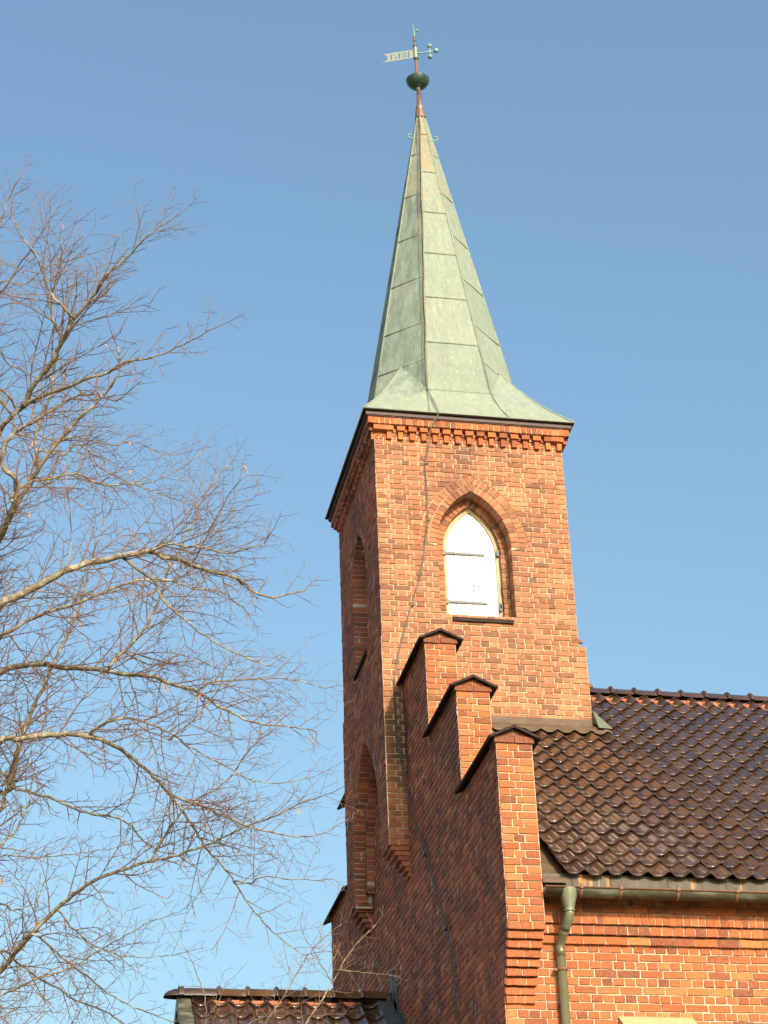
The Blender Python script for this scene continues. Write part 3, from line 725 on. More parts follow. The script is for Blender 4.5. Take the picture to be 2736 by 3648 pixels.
# broached foot
E0 = (XL-.194, -.194, XR+.194, D+.194, .468)
Kc = [Vector((E0[2], E0[3], .468)), Vector((E0[0], E0[3], .468)), Vector((E0[0], E0[1], .468)), Vector((E0[2], E0[1], .468))]   # ++ -+ -- +-
def patch(A, B, C, Dd, n=8, tn=(.6, .2, 0), sag=0):
    vs = []
    for a in range(n+1):
        for c in range(n+1):
            w = A.lerp(B, c/n).lerp(Dd.lerp(C, c/n), a/n); w = w+Vector((0, 0, -sag*math.sin(math.pi*a/n)+(rnd(.005) if 0 < a < n and 0 < c < n else 0))); vs.append(w)
    sp_.add(vs, [(a*(n+1)+c, a*(n+1)+c+1, (a+1)*(n+1)+c+1, (a+1)*(n+1)+c) for a in range(n) for c in range(n)], 0, tn, True)
for j, fi in enumerate((0, 2, 4, 6)):
    hl, hr = octp(fi-1, 1.24), octp(fi, 1.24)
    kl, kr = {0: (Kc[3], Kc[0]), 2: (Kc[0], Kc[1]), 4: (Kc[1], Kc[2]), 6: (Kc[2], Kc[3])}[fi]
    patch(kl, kr, hr, hl, 10, (.7, .25, .08), .05)
    sp_.tube([kl.lerp(kr, .31), hl.lerp(kl.lerp(kr, .31), .5)+Vector((0, 0, -.05)), hl], .013, 5, 0, (.4, .5, 0)); sp_.tube([kl.lerp(kr, .69), hr.lerp(kl.lerp(kr, .69), .5)+Vector((0, 0, -.05)), hr], .013, 5, 0, (.4, .5, 0))
    sp_.tube([hl, hr], .010, 5, 0, (.5, .4, 0))
for j, fi in enumerate((1, 3, 5, 7)):
    K = Kc[j]; p, q = octp(fi-1, 1.24), octp(fi, 1.24); Q = octp(fi-1, 1.93).lerp(octp(fi, 1.93), .5)+Vector((math.cos(R(45*fi)), math.sin(R(45*fi)), 0))*.015
    nO = Vector((math.cos(R(45*fi)), math.sin(R(45*fi)), .1))*.012
    for (A, B) in ((p, Q), (Q, q)):
        vs = []; n = 8; fs = []
        for a in range(n+1):
            for c in range(n+1):
                t = a/n; w = K.lerp(A.lerp(B, c/n), t); w = w+Vector((0, 0, -.10*math.sin(math.pi*t)))+nO*t; vs.append(w)
        fs = [(a*(n+1)+c, a*(n+1)+c+1, (a+1)*(n+1)+c+1, (a+1)*(n+1)+c) for a in range(n) for c in range(n)]
        sp_.add(vs, fs, 0, [(.5, (.15+.8*(a/n)**1.5) if fi == 5 else .2, 0) for a in range(n+1) for c in range(n+1)], True)
    sp_.tube([K+Vector((0, 0, .01)), K.lerp(Q, .25)+Vector((0, 0, -.065)), K.lerp(Q, .5)+Vector((0, 0, -.095)), K.lerp(Q, .75)+Vector((0, 0, -.065)), Q], .014, 6, 0, (.8, .1, 0))
    sp_.tube([p, Q+nO, q], .012, 5, 0, (.6, .2, 0))
# eaves edge
x0, y0, x1, y1, ze = E0
for (a, b_) in (((x0, y0), (x1, y0)), ((x1, y0), (x1, y1)), ((x1, y1), (x0, y1)), ((x0, y1), (x0, y0))):
    sp_.tube([(a[0], a[1], ze), ((a[0]+b_[0])/2, (a[1]+b_[1])/2, ze+.004), (b_[0], b_[1], ze)], .010, 6, 0, (.7, .2, 0))
spire = sp_.build('spire', [M_SPIRE], ch, ch)
sf = MB(); sf.box((x0+.01, y0+.01, .45), (x1-.01, y1-.01, .464)); sf.build('eaves_soffit', [M_CAP], spire, ch)
ac = MB(); lx = (SA.x-SB.x)/(8.3-1.24)
prof = [(.10, 7.90), (.095, 8.0), (.075, 8.10), (.072, 8.12), (.078, 8.13), (.055, 8.22), (.045, 8.32), (.04, 8.45)]
ac.lathe(prof, (ax(7.9)[0], 1.605, 7.9), 12, 0, (.5,)*3, (-.02, 0)); ac.build('spire_cap', [M_ROD], spire, ch)
for sg in (-1, 1):
    hk = MB(); xb = ax(7.4)[0]; pts = []
    rr_ = .042; base = xb+sg*.16
    pts.append((base-sg*.04, 1.52, 7.36)); pts.append((base+sg*.03, 1.52, 7.35))
    for k in range(9):
        t = -math.pi/2+math.pi*1.25*k/8; pts.append((base+sg*(.07+rr_*math.cos(t)), 1.52, 7.405+rr_*math.sin(t)))
    hk.tube(pts, [.012]*len(pts), 7); hk.build('ladder_hook', [M_VERD], spire, ch)

# ------------------------------------------------------------------ weather vane
wx = lambda z: 1.134-.0185*(z-8.3)
wv = thing('weather_vane', 'weather vane with pierced pennant and ball counterweight on top of the copper spire', 'weather vane', (wx(8.3), YC, 8.3+OZ))
b = MB(); b.tube([(wx(8.3), YC, 8.3), (wx(9.3), YC, 9.3)], [.042, .03], 12); b.tube([(wx(9.25), YC, 9.25), (wx(9.88), YC, 9.88)], [.028, .022], 12); b.build('pole', [M_ROD], wv, wv)
b = MB(); zc = 8.79
b.lathe([(.03, zc-.165), (.07, zc-.16), (.075, zc-.145), (.11, zc-.135), (.17, zc-.09), (.205, zc-.03), (.213, zc+.012), (.216, zc+.02), (.205, zc+.035), (.16, zc+.075), (.09, zc+.10), (.03, zc+.105)], (wx(zc), YC, zc), 32); b.build('ball', [M_BULB], wv, wv)
for (z0, r0, h) in ((9.30, .045, .05), (9.60, .042, .05), (9.735, .032, .02)): b = MB(); b.lathe([(.02, z0), (r0*.8, z0), (r0, z0+h*.3), (r0, z0+h*.7), (r0*.8, z0+h), (.02, z0+h)], (wx(z0), YC, z0), 14); b.build('collar', [M_BULB], wv, wv)
b = MB(); b.lathe([(.036, 9.34), (.04, 9.38), (.036, 9.47), (.04, 9.56), (.036, 9.60)], (wx(9.4), YC, 9.34), 14); b.build('sleeve', [M_FLAG], wv, wv)
b = MB(); b.tube([(wx(9.74), YC, 9.74), (wx(9.95), YC, 9.95), (wx(10.0), YC, 10.0), (wx(10.16), YC, 10.16)], [.020, .018, .013, .004], 8)
b.tube([(wx(10.02), YC, 10.02), (wx(10.02)+.06, YC, 10.03)], .008, 6); b.lathe([(0, 10.005), (.018, 10.012), (.022, 10.03), (.018, 10.048), (0, 10.055)], (wx(10.02)+.07, YC, 10.0), 10); b.build('finial', [M_VERD], wv, wv)
th = R(22); fd = Vector((-math.cos(th), math.sin(th), 0)); fnrm = Vector((math.sin(th), math.cos(th), 0))
# pierced pennant: cut-out marks like those of the old vane (upright bars and bowed letters)
FL, FH, Zf = .60, .20, 9.355
def hole(u, v):    # u from tip 0 to pole 1, v from bottom 0 to top 1
    cx = .17*math.sqrt(max(0, 1-((v-.5)/.44)**2))
    if u < cx and abs(v-.5) < .44: return True
    if abs(u-.285) < .024 and .16 < v < .84: return True
    if .355 < u < .40 and .56 < v < .78 and (u-.355) < (v-.54)*.3: return True
    if abs(u-.425) < .024 and .20 < v < .48 and abs(v-.34) < .15-.8*abs(u-.43): return True
    if .51 < u < .51+.06*math.sqrt(max(0, 1-((v-.5)/.38)**2)): return True
    if .62 < u < .655 and (.56 < v < .80 or .2 < v < .46): return True
    if .70 < u < .70+.05*math.sqrt(max(0, 1-((v-.68)/.16)**2)): return True
    if .70 < u < .70+.055*math.sqrt(max(0, 1-((v-.33)/.17)**2)): return True
    if abs(u-.83) < .024 and .14 < v < .86: return True
    return False
b = MB(); nu, nv_ = 84, 30
for i in range(nu):
    for j in range(nv_):
        if hole((i+.5)/nu, (j+.5)/nv_): continue
        q = []
        for (ii, jj) in ((i, j), (i+1, j), (i+1, j+1), (i, j+1)):
            p_ = Vector((wx(9.45), YC, Zf+FH*jj/nv_))+fd*(.03+FL*(1-ii/nu)); q.append(p_)
        e = fnrm*.003
        b.box8([v_-e for v_ in q]+[v_+e for v_ in q])
b.build('pennant', [M_FLAG], wv, wv)
b = MB(); c0 = Vector((wx(9.46), YC, 9.445)); ad = -fd
ctr = c0+ad*.27
b.tube([c0+ad*.02, c0+ad*.08, c0+ad*.36], [.03, .014, .012], 8); b.tube([ctr+Vector((0, 0, .13)), ctr-Vector((0, 0, .10))], .011, 8)
for p_ in (c0+ad*.385, ctr+Vector((0, 0, .135)), ctr-Vector((0, 0, .125))):
    b.lathe([(.045*math.sin(math.pi*k/8)+.0001, p_.z-.045*math.cos(math.pi*k/8)) for k in range(9)], (p_.x, p_.y, p_.z), 14)
b.build('counterweight', [M_VERD], wv, wv)

# ------------------------------------------------------------------ lightning cable
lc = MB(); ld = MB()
hip = lambda z: octp(5, z)+Vector((-.012, -.03, 0))
for o_, rr_ in ((0, .0055), (.04, .005)):
    pts = [Vector((wx(8.6), YC-.06, 8.6)), Vector((wx(8.2)-.02, YC-.09, 8.2))]
    for k in range(16):
        z = 7.9-(7.9-1.3)*k/15; pts.append(hip(z)+Vector((-o_*.9+rnd(.012), -.0+rnd(.006), 0)))
    pts += [Vector((.70+o_*.6, .05, .82)), Vector((.70+o_*.5, -.215, .475)), Vector((.70+o_*.3, -.21, .43))]
    wl = [(.575, .20), (.54, -.107), (.496, -.363), (.50, -.96), (.478, -1.356), (.42, -1.844), (.379, -2.086), (.29, -2.438), (.171, -2.829), (.038, -3.275), (-.049, -3.562), (-.098, -3.871), (-.14, -4.05), (-.15, -4.4)]
    for k, (x, z) in enumerate(wl): pts.append(Vector((x+o_*(.35+.25*math.sin(k*2.1)), (-.15 if k == 0 else -.035), z)))
    lc.tube(pts, rr_, 6); pts = [pts[-1]]
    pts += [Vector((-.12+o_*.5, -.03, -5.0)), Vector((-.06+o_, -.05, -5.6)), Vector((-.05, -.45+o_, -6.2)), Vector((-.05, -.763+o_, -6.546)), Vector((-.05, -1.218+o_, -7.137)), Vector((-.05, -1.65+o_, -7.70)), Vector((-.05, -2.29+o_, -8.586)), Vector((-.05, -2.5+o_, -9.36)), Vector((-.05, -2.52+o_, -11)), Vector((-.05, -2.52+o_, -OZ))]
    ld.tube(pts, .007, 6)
ca = lc.build('lightning_cable', [M_CABLE])
ld.build('shaded_down_conductor', [M_IRON], ca)  # same cable in a darker material: the gable's shade put into its colour
ca['label'] = 'twin lightning cable running down the spire edge and across the sunlit tower wall'; ca['category'] = 'cable'
for (x, z) in ((.50, -.36), (.485, -1.36), (.17, -2.83), (-.14, -4.25)): cl_ = MB(); cl_.box((x-.004, -.04, z-.007), (x+.045, .0, z+.007)); cl_.build('cable_clip', [M_IRON], ca)
for (y, z) in ((-1.2, -7.12), (-2.2, -8.45)): cl_ = MB(); cl_.box((-.075, y-.07, z-.008), (0, y-.05, z+.008)); cl_.box((-.085, y-.07, z-.014), (-.06, y+.08, z+.014)); cl_.build('cable_clip', [M_IRON], ca)

# ------------------------------------------------------------------ porch
po = thing('porch', 'low porch with brown glazed tile roof against the shaded gable wall', 'porch', (-1.5, YC, 0))
PS = .80; pz = lambda y: -8.325+PS*(y-1.605)
pt = MB(); es2 = Vector((0, 1, PS)).normalized(); nr2 = Vector((0, -PS, 1)).normalized(); GP = .2955*math.sqrt(1+PS*PS)
YP = 1.42-.2955*9
tiles(pt, (-2.87, YP, pz(YP)), (1, 0, 0), es2, nr2, 10, 11, .263, GP, None, (YC-.05-YP)*math.sqrt(1+PS*PS))
pr = pt.build('porch_roof', [M_TILE], po, po)
pt = MB(); tiles(pt, (-.1, 2*YC-YP, pz(YP)), (-1, 0, 0), Vector((0, -1, PS)), Vector((0, PS, 1)), 11, 11, .263, GP, None, (YC-.05-YP)*math.sqrt(1+PS*PS)); pt.build('far_slope_tiles', [M_TILE], pr, po)
b = MB(); ridge(b, -2.88, -.05, YC, -8.185, .405, .125, .98); 
b2 = []
n = 10; vs = []
for (xx, q) in ((-2.86, 1.0), (-2.9, 1.02), (-3.0, 1.0), (-3.1, .88), (-3.18, .66), (-3.23, .35), (-3.245, .05)):
    for k in range(n+1):
        t = math.pi*k/n; vs.append((xx, YC-.125*(q*.6+.4 if q > .3 else q)*math.cos(t), -8.31+.128*q*math.sin(t)))
b.add(vs, [(a*(n+1)+k, (a+1)*(n+1)+k, (a+1)*(n+1)+k+1, a*(n+1)+k+1) for a in range(6) for k in range(n)], 0, tone(), True)
b.add([(-3.04, YC-.125*1.3*math.cos(math.pi*k/n), -8.31+.128*1.18*math.sin(math.pi*k/n)) for k in range(n+1)]+[(-2.97, YC-.125*1.3*math.cos(math.pi*k/n), -8.31+.128*1.18*math.sin(math.pi*k/n)) for k in range(n+1)], [(k, k+1, n+2+k, n+1+k) for k in range(n)], 0, tone(), True)
b.build('ridge_tiles', [M_TILE], pr, po)
b = MB(); x = -2.6
while x < -.5:
    l = random.uniform(.1, .2); b.box((x, YC-.145-rnd(.015), pz(YC)-.17), (x+l-.01, YC-.05, pz(YC)-.060+rnd(.012)), 0, tone()); x += l
b.build('ridge_bedding', [M_CLAY], pr, po)
b = MB(); b.prism([(-3.06, YP, pz(YP)+.03), (-3.06, YC, pz(YC)+.03), (-3.06, YC, pz(YC)-.14), (-3.06, YP, pz(YP)-.14)], (.22, 0, 0)); b.prism([(-3.06, 2*YC-YP, pz(YP)+.03), (-3.06, YC, pz(YC)+.03), (-3.06, YC, pz(YC)-.14), (-3.06, 2*YC-YP, pz(YP)-.14)], (.22, 0, 0)); b.build('verge_flashing', [M_GUT], pr, po)
b = MB(); b.prism([(-3.0, YP, pz(YP)-.06), (-3.0, YC, pz(YC)-.06), (-3.0, 2*YC-YP, pz(YP)-.06), (-3.0, 2*YC-YP, pz(YP)-.16), (-3.0, YC, pz(YC)-.2), (-3.0, YP, pz(YP)-.16)], (2.99, 0, 0)); b.build('roof_deck', [M_LEAD], pr, po)
b = MB()
b.prism([(-.26, YP, pz(YP)+.07), (-.26, YC-.1, pz(YC-.1)+.07), (-.26, YC-.1, pz(YC-.1)-.0), (-.26, YP, pz(YP)-.0)], (.25, 0, 0))
b.prism([(-.03, YP, pz(YP)+.2), (-.03, YC-.1, pz(YC-.1)+.2), (-.03, YC-.1, pz(YC-.1)-.0), (-.03, YP, pz(YP)-.0)], (.022, 0, 0))
b.box((-.035, YC-.24, -8.4), (-.012, YC-.05, -7.93)); b.box((-.03, YC-.44, -8.55), (-.01, YC-.27, -8.1)); b.build('gable_flashing', [M_LEAD], pr, po)
b = MB(); F_p = Frame((-2.95, 0, 0), (0, -1, 0), (-1, 0, 0))
wall(b, F_p, lambda z: [(-YC-max(.05, min(2.2, (pz(YC)-.2-z)/PS)), -YC+max(.05, min(2.2, (pz(YC)-.2-z)/PS)))], -OZ, -8.65, HN, BL)
wall(b, Frame((0, YC-2.2, 0), (1, 0, 0), (0, -1, 0)), [(-2.95, -.01)], -OZ, pz(YC-2.2)-.2, HN, BL)
wall(b, Frame((0, YC+2.2, 0), (-1, 0, 0), (0, 1, 0)), [(.01, 2.95)], -OZ, pz(YC-2.2)-.2, HN, BL)
b.build('porch_wall', [M_MORTW, M_BRICKR], po, po)

# ------------------------------------------------------------------ trees
random.seed(21)
def at(u, v, dep): return CAM+(fw+r2*((u-1368)/FPX)-u2*((v-1824)/FPX))*dep
class Tree:
    def __init__(s): s.limb = MB(); s.twig = MB(); s.tips = []
    def smooth(s, pts, sub=3, wob=.01):
        out = []
        for i in range(len(pts)-1):
            p0, p1, p2, p3 = pts[max(i-1, 0)], pts[i], pts[i+1], pts[min(i+2, len(pts)-1)]
            for k in range(sub):
                t = k/sub
                q = .5*((2*p1)+(p2-p0)*t+(2*p0-5*p1+4*p2-p3)*t*t+(3*p1-p0-3*p2+p3)*t**3)
                out.append(q+(Vector((rnd(wob), rnd(wob), rnd(wob))) if k else Vector()))
        out.append(pts[-1]); return out
    def stem(s, pts, ra, rb, dens=1., lens=1., skip=0., power=.8):
        n = len(pts); rad = [max(.0028, ra+(rb-ra)*(i/(n-1))**power)*(1+rnd(.07)) for i in range(n)]
        s.limb.tube(pts, rad, 7 if ra > .02 else 5)
        tot = sum((pts[i+1]-pts[i]).length for i in range(n-1)); d = 0; nxt = tot*skip+.12; side = random.choice((-1, 1))
        for i in range(n-1):
            seg = pts[i+1]-pts[i]; L = seg.length
            while d+L > nxt:
                t = (nxt-d)/L; p = pts[i].lerp(pts[i+1], t); f = nxt/tot
                ln = lens*random.uniform(.35, 1.05)*(1.0-.62*f); side = -side
                s.grow(p, seg.normalized(), side, ln, min(rad[i]*.6, .0075), 1)
                nxt += random.uniform(.05, .16)/dens
            d += L
        s.grow(pts[-1], (pts[-1]-pts[-2]).normalized(), 0, .35*lens, max(rb, .003), 2)
    def grow(s, p, ax_, side, ln, r, lv):
        if ln < .035: return
        # shoots fan out mostly in flat sprays facing outward, with some scatter
        v = Vector((rnd(), rnd(), rnd()))
        w = ax_.cross(SPRAY); w = w.normalized() if w.length > .1 else v.normalized()
        d = (ax_*random.uniform(.55, 1.0)+w*side*random.uniform(.5, 1.1)+v*.42+Vector((0, 0, .06))).normalized()
        step = .075 if lv == 1 else .055
        n = max(2, int(ln/step)); pts = [p]; bend = Vector((rnd(.05), rnd(.05), rnd(.05)+.012))
        zig = random.choice((-1, 1))
        kids = []
        for i in range(n):
            d = (d+bend+Vector((rnd(.09), rnd(.09), rnd(.09)))+w*zig*.07).normalized(); zig = -zig
            pts.append(pts[-1]+d*(ln/n)); kids.append((pts[-1], d.copy(), i/n))
        rr = [max(.0015, r*(1-.70*i/n)) for i in range(n+1)]
        s.twig.tube(pts, rr, 4 if lv == 1 else 3, 0, (.5, .5, .5), False)
        if lv == 1 and random.random() < .10: s.tips.append(pts[-1 if random.random() < .5 else n//2])
        if lv < 4:
            sd = random.choice((-1, 1))
            for (q, dd, f) in kids[:-1] if lv > 1 else kids:
                if random.random() < (.80, .62, .30)[lv-1]:
                    sd = -sd
                    s.grow(q, dd, sd, ln*random.uniform(.25, .6)*(1.05-.5*f) if lv < 3 else random.uniform(.04, .09), max(.0017, r*.62), lv+1)
SPRAY = Vector((-.15, -1, .2)).normalized()
BUILT = []
def limbs(T, spec, trunk_at, d0, k=362.0):
    for L in spec:
        (ox, oy, sc), pts, w0, w1, dens, lens, root = L
        px = [(ox+x/sc, oy+y/sc) for x, y in pts]
        dd = d0+rnd(1.0); dr = rnd(.55); P = []
        host = None
        if root is None and BUILT:
            host = min(BUILT, key=lambda h: math.hypot(h[0]-px[0][0], h[1]-px[0][1])); dd = (host[2]-CAM).dot(fw); dr *= .7
        acc = 0
        for i, (u, v) in enumerate(px):
            if i: acc += math.hypot(u-px[i-1][0], v-px[i-1][1])/k
            P.append(at(u, v, dd+dr*acc+rnd(.05)))
        skip = 0
        if root is not None:
            b0 = trunk_at(P[0].z-root); mid = b0.lerp(P[0], .5)+Vector((0, 0, -root*.12)); P = [b0, mid]+P; 
        elif host: P = ([host[2]]+P) if (host[2]-P[0]).length > .03 else [host[2]]+P[1:]
        P = T.smooth(P, 4, .008)
        for q in P:
            d_ = q-CAM; z_ = d_.dot(fw); BUILT.append((1368+FPX*d_.dot(r2)/z_, 1824-FPX*d_.dot(u2)/z_, q))
        T.stem(P, w0*.86/2/k, w1*.86/2/k, dens*(1.3 if oy == 600 else 1.1), lens*(1.1 if oy == 600 else 1.2), skip)
T1 = (0, 600, 1.8433); T2 = (0, 1700, 1.3825); T3 = (0, 2600, 1.3825)
tr = thing('bare_tree', 'leafless tree with pale lichened limbs and fine red-brown twigs left of tower', 'tree', (-7.05, -7.2, 0))
trunk_pts = [(-7.05, -7.2, -OZ-.05), (-7.02, -7.15, -15.5), (-7.1, -7.2, -13), (-7.0, -7.3, -11), (-6.85, -7.3, -9), (-6.8, -7.4, -7), (-6.62, -7.6, -5), (-6.6, -7.75, -3.6)]
def trunk_at(z):
    for a, b_ in zip(trunk_pts, trunk_pts[1:]):
        if a[2] <= z <= b_[2]: return Vector(a).lerp(Vector(b_), (z-a[2])/(b_[2]-a[2]))
    return Vector(trunk_pts[0 if z < 0-OZ else -1])
TB = MB(); TB.tube(Tree().smooth([Vector(p_) for p_ in trunk_pts], 4, .012), [.24-.215*(i/28)**.75 for i in range(29)], 14)
TRUNK_LIMBS = [(-13.5, -2.6, .3, 3.2), (-12.2, 2.2, -.9, 2.6), (-11.4, -1.2, 1.0, 3.4), (-10.2, -2.8, .0, 3.0), (-9.3, -1.8, -1.1, 2.8), (-8.5, -2.4, .7, 2.8), (-7.6, -2.0, -.4, 2.4), (-6.7, -1.3, 1.2, 2.4), (-5.8, -2.2, .1, 2.2), (-4.9, -1.9, -.6, 1.7)]
SPEC = [
 (T2, [(0, 280), (60, 165), (130, 60), (200, -60), (285, -175), (390, -290), (518, -412), (560, -470), (590, -540), (580, -640)], 32, 6, 1.0, .9, 1.2),
 (T1, [(100, 2190), (20, 1960), (20, 1850), (80, 1750), (150, 1700), (260, 1640), (450, 1520), (560, 1485), (640, 1492), (760, 1530)], 26, 5, 1.0, .9, 1.0),
 (T1, [(-40, 1810), (60, 1650), (150, 1570), (310, 1480), (480, 1420), (590, 1375), (720, 1338), (800, 1282), (930, 1255), (1040, 1225), (1200, 1160), (1400, 1052)], 24, 4, 1.0, .85, 1.2),
 (T1, [(160, 1560), (215, 1430), (330, 1290), (385, 1180), (440, 1070), (490, 980), (590, 870), (660, 770), (715, 690), (840, 580), (970, 440), (1100, 352)], 24, 4, 1.1, .95, None),
 (T1, [(392, 1140), (385, 1075), (340, 960), (325, 840), (385, 720), (400, 600), (390, 480), (300, 345)], 14, 3, 1.0, .8, None),
 (T1, [(480, 985), (430, 930), (340, 830), (290, 700), (220, 550), (120, 420), (70, 300)], 13, 3, 1.0, .8, None),
 (T1, [(170, 2120), (240, 1960), (230, 1780), (265, 1660), (330, 1500), (360, 1290), (380, 1200)], 18, 8, .9, .8, None),
 (T1, [(250, 1745), (330, 1780), (400, 1790), (480, 1758), (600, 1790), (760, 1820), (830, 1800), (930, 1810), (1080, 1880), (1200, 1870)], 9, 3, 1.0, .8, None),
 (T1, [(270, 1850), (420, 1880), (500, 1810), (600, 1870), (650, 1960), (760, 2020), (900, 2070), (1050, 2040), (1200, 1960), (1330, 1860)], 10, 3, 1.0, .8, None),
 (T1, [(70, 2160), (200, 2060), (330, 2040), (500, 2005), (620, 2060), (700, 2080), (860, 2075), (1000, 2120), (1110, 2160)], 13, 4, 1.0, .8, None),
 (T1, [(-60, 1420), (60, 1500), (105, 1580)], 10, 8, 1.0, .7, None),
 (T1, [(-60, 900), (0, 820), (60, 740), (120, 640), (190, 560), (260, 440), (330, 330)], 10, 3, 1.0, .9, 1.5),
 (T1, [(-40, 812), (130, 770), (220, 720), (290, 650), (400, 620), (500, 590), (600, 560)], 8, 3, 1.0, .8, 1.2),
 (T1, [(-60, 470), (0, 350), (30, 280), (50, 210), (110, 90), (150, 55)], 8, 3, 1.1, .8, 1.5),
 (T1, [(-60, 1260), (60, 1290), (200, 1360), (280, 1395)], 8, 5, .9, .7, 1.0),
 (T2, [(-40, 690), (80, 590), (200, 530), (350, 450), (480, 415), (620, 385), (740, 365), (800, 395), (900, 410), (1000, 455), (1120, 480), (1190, 510), (1240, 555), (1320, 590), (1420, 575), (1500, 560)], 36, 5, 1.1, .9, 1.0),
 (T2, [(745, 362), (830, 330), (920, 345), (1010, 345), (1120, 375), (1190, 360), (1300, 330)], 14, 4, 1.1, .9, None),
 (T2, [(-30, 830), (50, 760), (200, 680), (370, 625), (480, 580), (600, 530), (760, 500), (870, 520), (960, 550), (1080, 560), (1200, 640)], 20, 4, 1.1, .9, .9),
 (T2, [(-30, 985), (100, 930), (200, 920), (330, 940), (480, 945), (600, 970), (740, 980), (850, 1020), (970, 1055), (1050, 1110), (1150, 1165), (1240, 1205), (1340, 1220), (1450, 1230), (1560, 1255)], 30, 4, 1.1, .9, .7),
 (T2, [(20, 1560), (90, 1340), (150, 1170), (230, 1000), (290, 860), (350, 740), (400, 600), (440, 450), (480, 320), (520, 200)], 22, 6, .9, .8, None),
 (T2, [(-30, 1325), (100, 1290), (220, 1270), (350, 1265), (450, 1280), (540, 1310), (620, 1360), (680, 1410), (780, 1495), (830, 1555), (920, 1595), (1010, 1625), (1140, 1685), (1240, 1725), (1400, 1760), (1520, 1770), (1640, 1730)], 28, 4, 1.1, .9, .6),
 (T3, [(830, 315), (870, 360), (920, 430), (960, 490), (1000, 560), (1060, 630), (1130, 710), (1180, 790), (1240, 880), (1320, 970), (1420, 1060), (1500, 1110)], 14, 4, .9, .8, None),
 (T3, [(-30, 1220), (80, 1090), (180, 980), (280, 880), (380, 800), (460, 745), (600, 690), (720, 650), (830, 630), (930, 595), (1060, 550), (1200, 480), (1340, 430), (1480, 360), (1600, 320)], 24, 4, 1.0, .9, .9),
 (T3, [(740, 640), (780, 570), (840, 480), (900, 400), (960, 350), (1080, 280), (1150, 210), (1220, 110), (1290, 40)], 12, 3, 1.0, .8, None),
 (T3, [(-30, 215), (60, 280), (160, 310), (260, 340), (350, 380), (450, 415), (560, 430), (650, 470), (680, 520), (740, 570), (790, 600)], 17, 5, .9, .7, .7),
 (T3, [(-30, 1090), (100, 1160), (200, 1230), (300, 1280), (350, 1320), (480, 1370), (590, 1430), (680, 1500)], 12, 6, .9, .7, .8),
 (T3, [(180, 1015), (240, 1060), (300, 1120), (380, 1180), (470, 1250), (600, 1340), (700, 1380), (800, 1420), (900, 1445)], 11, 4, .9, .7, None),
 (T3, [(-30, 860), (60, 890), (130, 870), (180, 840), (230, 720)], 10, 4, .7, .6, .5),
 (T3, [(-30, 640), (150, 630), (290, 620), (400, 605), (500, 592), (640, 560)], 8, 3, .9, .8, .6),
 (T2, [(450, 1250), (550, 1200), (650, 1190), (750, 1220), (860, 1275), (920, 1320), (1010, 1370), (1120, 1430), (1250, 1495), (1400, 1505), (1560, 1470)], 13, 3, 1.0, .8, None),
 (T2, [(830, 1292), (880, 1250), (960, 1190), (1030, 1110), (1090, 1010), (1110, 900)], 9, 3, .9, .7, None),
 (T2, [(600, 390), (660, 440), (760, 510), (790, 590), (850, 650), (930, 720), (1040, 800), (1110, 840), (1220, 890), (1330, 930)], 15, 4, 1.0, .8, None),
 (T2, [(550, 915), (620, 850), (700, 760), (770, 640), (800, 560), (830, 450), (890, 350), (960, 200), (1000, 110), (1060, 0), (1130, -60)], 17, 3, 1.0, .8, None),
 (T2, [(620, 865), (700, 910), (770, 925), (880, 910), (960, 905), (1060, 935)], 10, 4, .9, .7, None),
 (T2, [(970, 1055), (1040, 1010), (1160, 1000), (1350, 990), (1500, 1010), (1600, 1040)], 10, 3, 1.0, .8, None),
 (T2, [(330, 460), (350, 300), (340, 130), (330, 20), (310, -90)], 7, 3, .8, .6, None),
 (T2, [(890, 450), (950, 420), (1010, 310), (1060, 210), (1110, 120), (1180, 20), (1230, -10)], 8, 3, 1.0, .8, None),
 (T3, [(60, 430), (100, 370), (120, 385), (180, 355), (220, 345)], 9, 4, .7, .5, .4),
 (T3, [(-30, 590), (60, 520), (110, 440), (140, 370), (150, 300)], 12, 6, .7, .6, .4),
 (T3, [(-40, 450), (20, 330), (60, 180), (100, 60), (130, -20)], 18, 10, .8, .7, .8),
 (T3, [(-30, 1330), (150, 1240), (330, 1180), (500, 1080), (620, 1010), (750, 940), (880, 900)], 11, 3, .9, .8, .6),
 (T3, [(330, 945), (430, 1040), (560, 1100), (680, 1120), (800, 1115), (900, 1100)], 9, 3, .8, .7, None),
 (T3, [(1160, 745), (1230, 755), (1290, 725), (1400, 735), (1530, 740), (1640, 735)], 8, 3, .9, .7, None),
]
big = Tree(); limbs(big, SPEC, trunk_at, 18.6)
for (z0, dx, dy, ln) in TRUNK_LIMBS:      # limbs on the far side of the trunk
    a_ = trunk_at(z0); d_ = Vector((dx, dy*1.6, 1.5)).normalized(); P = [a_]
    for i in range(6): d_ = (d_+Vector((rnd(.18), rnd(.18), rnd(.12)-.03))).normalized(); P.append(P[-1]+d_*ln/6)
    P = big.smooth(P, 4, .008); big.stem(P, .012+.009*ln, .005, .8, .9, .1)
TB.build('trunk', [M_BARK], tr, tr)
cr_ = big.limb.build('limbs', [M_BARK], tr, tr)
cw = big.twig.build('crown', [M_TWIG], tr, tr)
lf = MB(); n = 6
prof = [(0, .0), (.006, -.02), (.013, -.05), (.012, -.08), (.004, -.115), (0, -.125)]
lf.add([(sx*w, .004*math.sin(i*1.3)+abs(sx)*.004, z) for i, (w, z) in enumerate(prof) for sx in (-1, 0, 1)], [(i*3+k, i*3+k+1, (i+1)*3+k+1, (i+1)*3+k) for i in range(5) for k in range(2)], 0)
random.shuffle(big.tips); tips = big.tips[:70]
lo = None
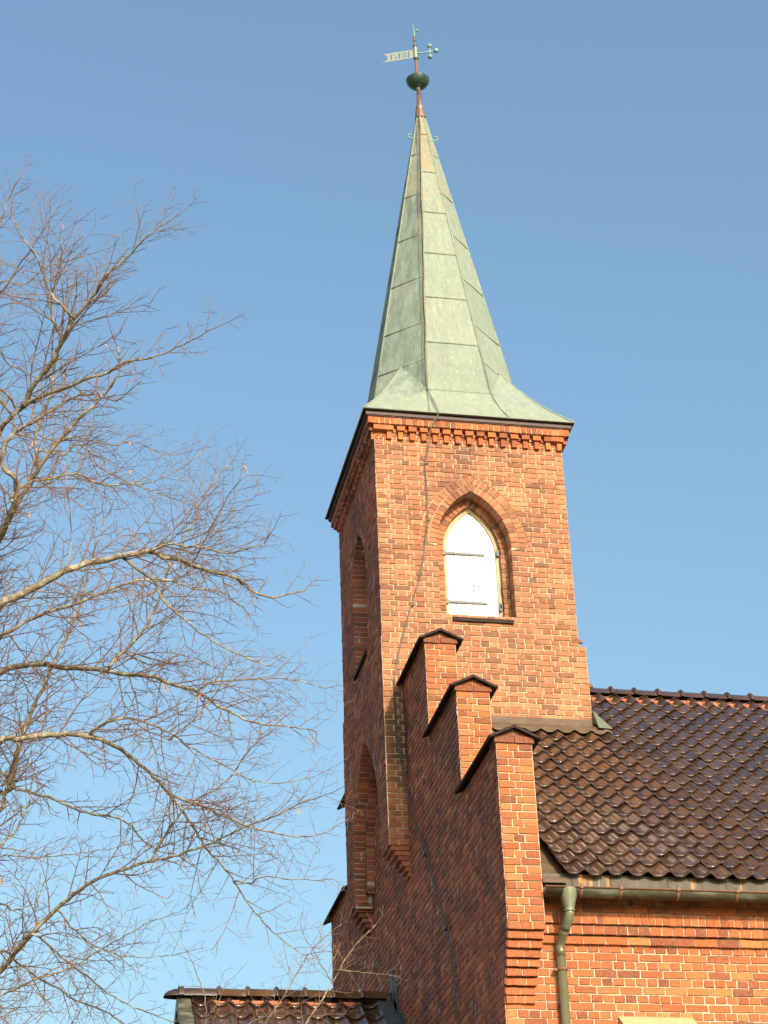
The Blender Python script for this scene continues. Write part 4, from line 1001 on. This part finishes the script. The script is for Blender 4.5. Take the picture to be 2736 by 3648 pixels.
for i, p_ in enumerate(tips):
    if lo is None:
        lo = lf.build('dry_leaf', [M_LEAF], cw, None, (0, 0, OZ)); o = lo
    else:
        o = lo.copy(); COL.objects.link(o); o.parent = cw
    o.location = Vector(p_)+Vector((0, 0, OZ))-ROOT[tr.name]; o.rotation_euler = (rnd(.5), rnd(.5), rnd(3)); q = random.uniform(.45, .95); o.scale = (q, q, q)

# younger tree rising in front of the porch
yt = thing('young_tree', 'slender bare sapling shoots rising in front of the porch roof', 'tree', (-3.1, -6.2, 0))
yp = [(-3.1, -6.2, -OZ-.05), (-3.12, -6.15, -16), (-3.1, -6.2, -14), (-3.05, -6.2, -12.4)]
def yt_at(z):
    for a, b_ in zip(yp, yp[1:]):
        if a[2] <= z <= b_[2]: return Vector(a).lerp(Vector(b_), (z-a[2])/(b_[2]-a[2]))
    return Vector(yp[-1] if z > -13 else yp[0])
young = Tree()
YS = [
 (T3, [(1010, 1640), (1012, 1449), (1015, 1370), (1000, 1280), (970, 1210), (940, 1130), (900, 1040), (890, 960)], 9, 3, .35, .5, 2.5),
 (T3, [(1020, 1420), (1080, 1330), (1110, 1255), (1170, 1200)], 5, 2, .5, .4, None),
 (T3, [(1250, 1640), (1310, 1449), (1380, 1340), (1450, 1220), (1530, 1090), (1610, 1010), (1680, 960)], 8, 3, .7, .6, 2.0),
 (T3, [(1430, 1640), (1500, 1460), (1580, 1340), (1640, 1240), (1700, 1130), (1770, 1040), (1850, 960)], 12, 3, .7, .6, 2.0),
 (T3, [(1640, 1240), (1590, 1170), (1540, 1080), (1500, 1020), (1480, 950)], 6, 2, .8, .5, None),
 (T3, [(1650, 1180), (1740, 1190), (1840, 1200), (1960, 1215)], 5, 2, .7, .4, None),
 (T3, [(1500, 1110), (1580, 1130), (1650, 1120)], 4, 2, .6, .4, None),
 (T3, [(1120, 1640), (1190, 1480), (1330, 1400), (1470, 1350), (1560, 1300)], 6, 2, .8, .5, 1.5),
]
BUILT.clear(); limbs(young, YS, yt_at, 20.5)
b = MB(); b.tube(Tree().smooth([Vector(p_) for p_ in yp], 4, .01), [.09-.06*(i/12) for i in range(13)], 10); b.build('trunk', [M_BARK], yt, yt)
young.limb.build('limbs', [M_BARK], yt, yt); young.twig.build('crown', [M_TWIG], yt, yt)
# far silhouette of the porch branch tips overlapping the tower
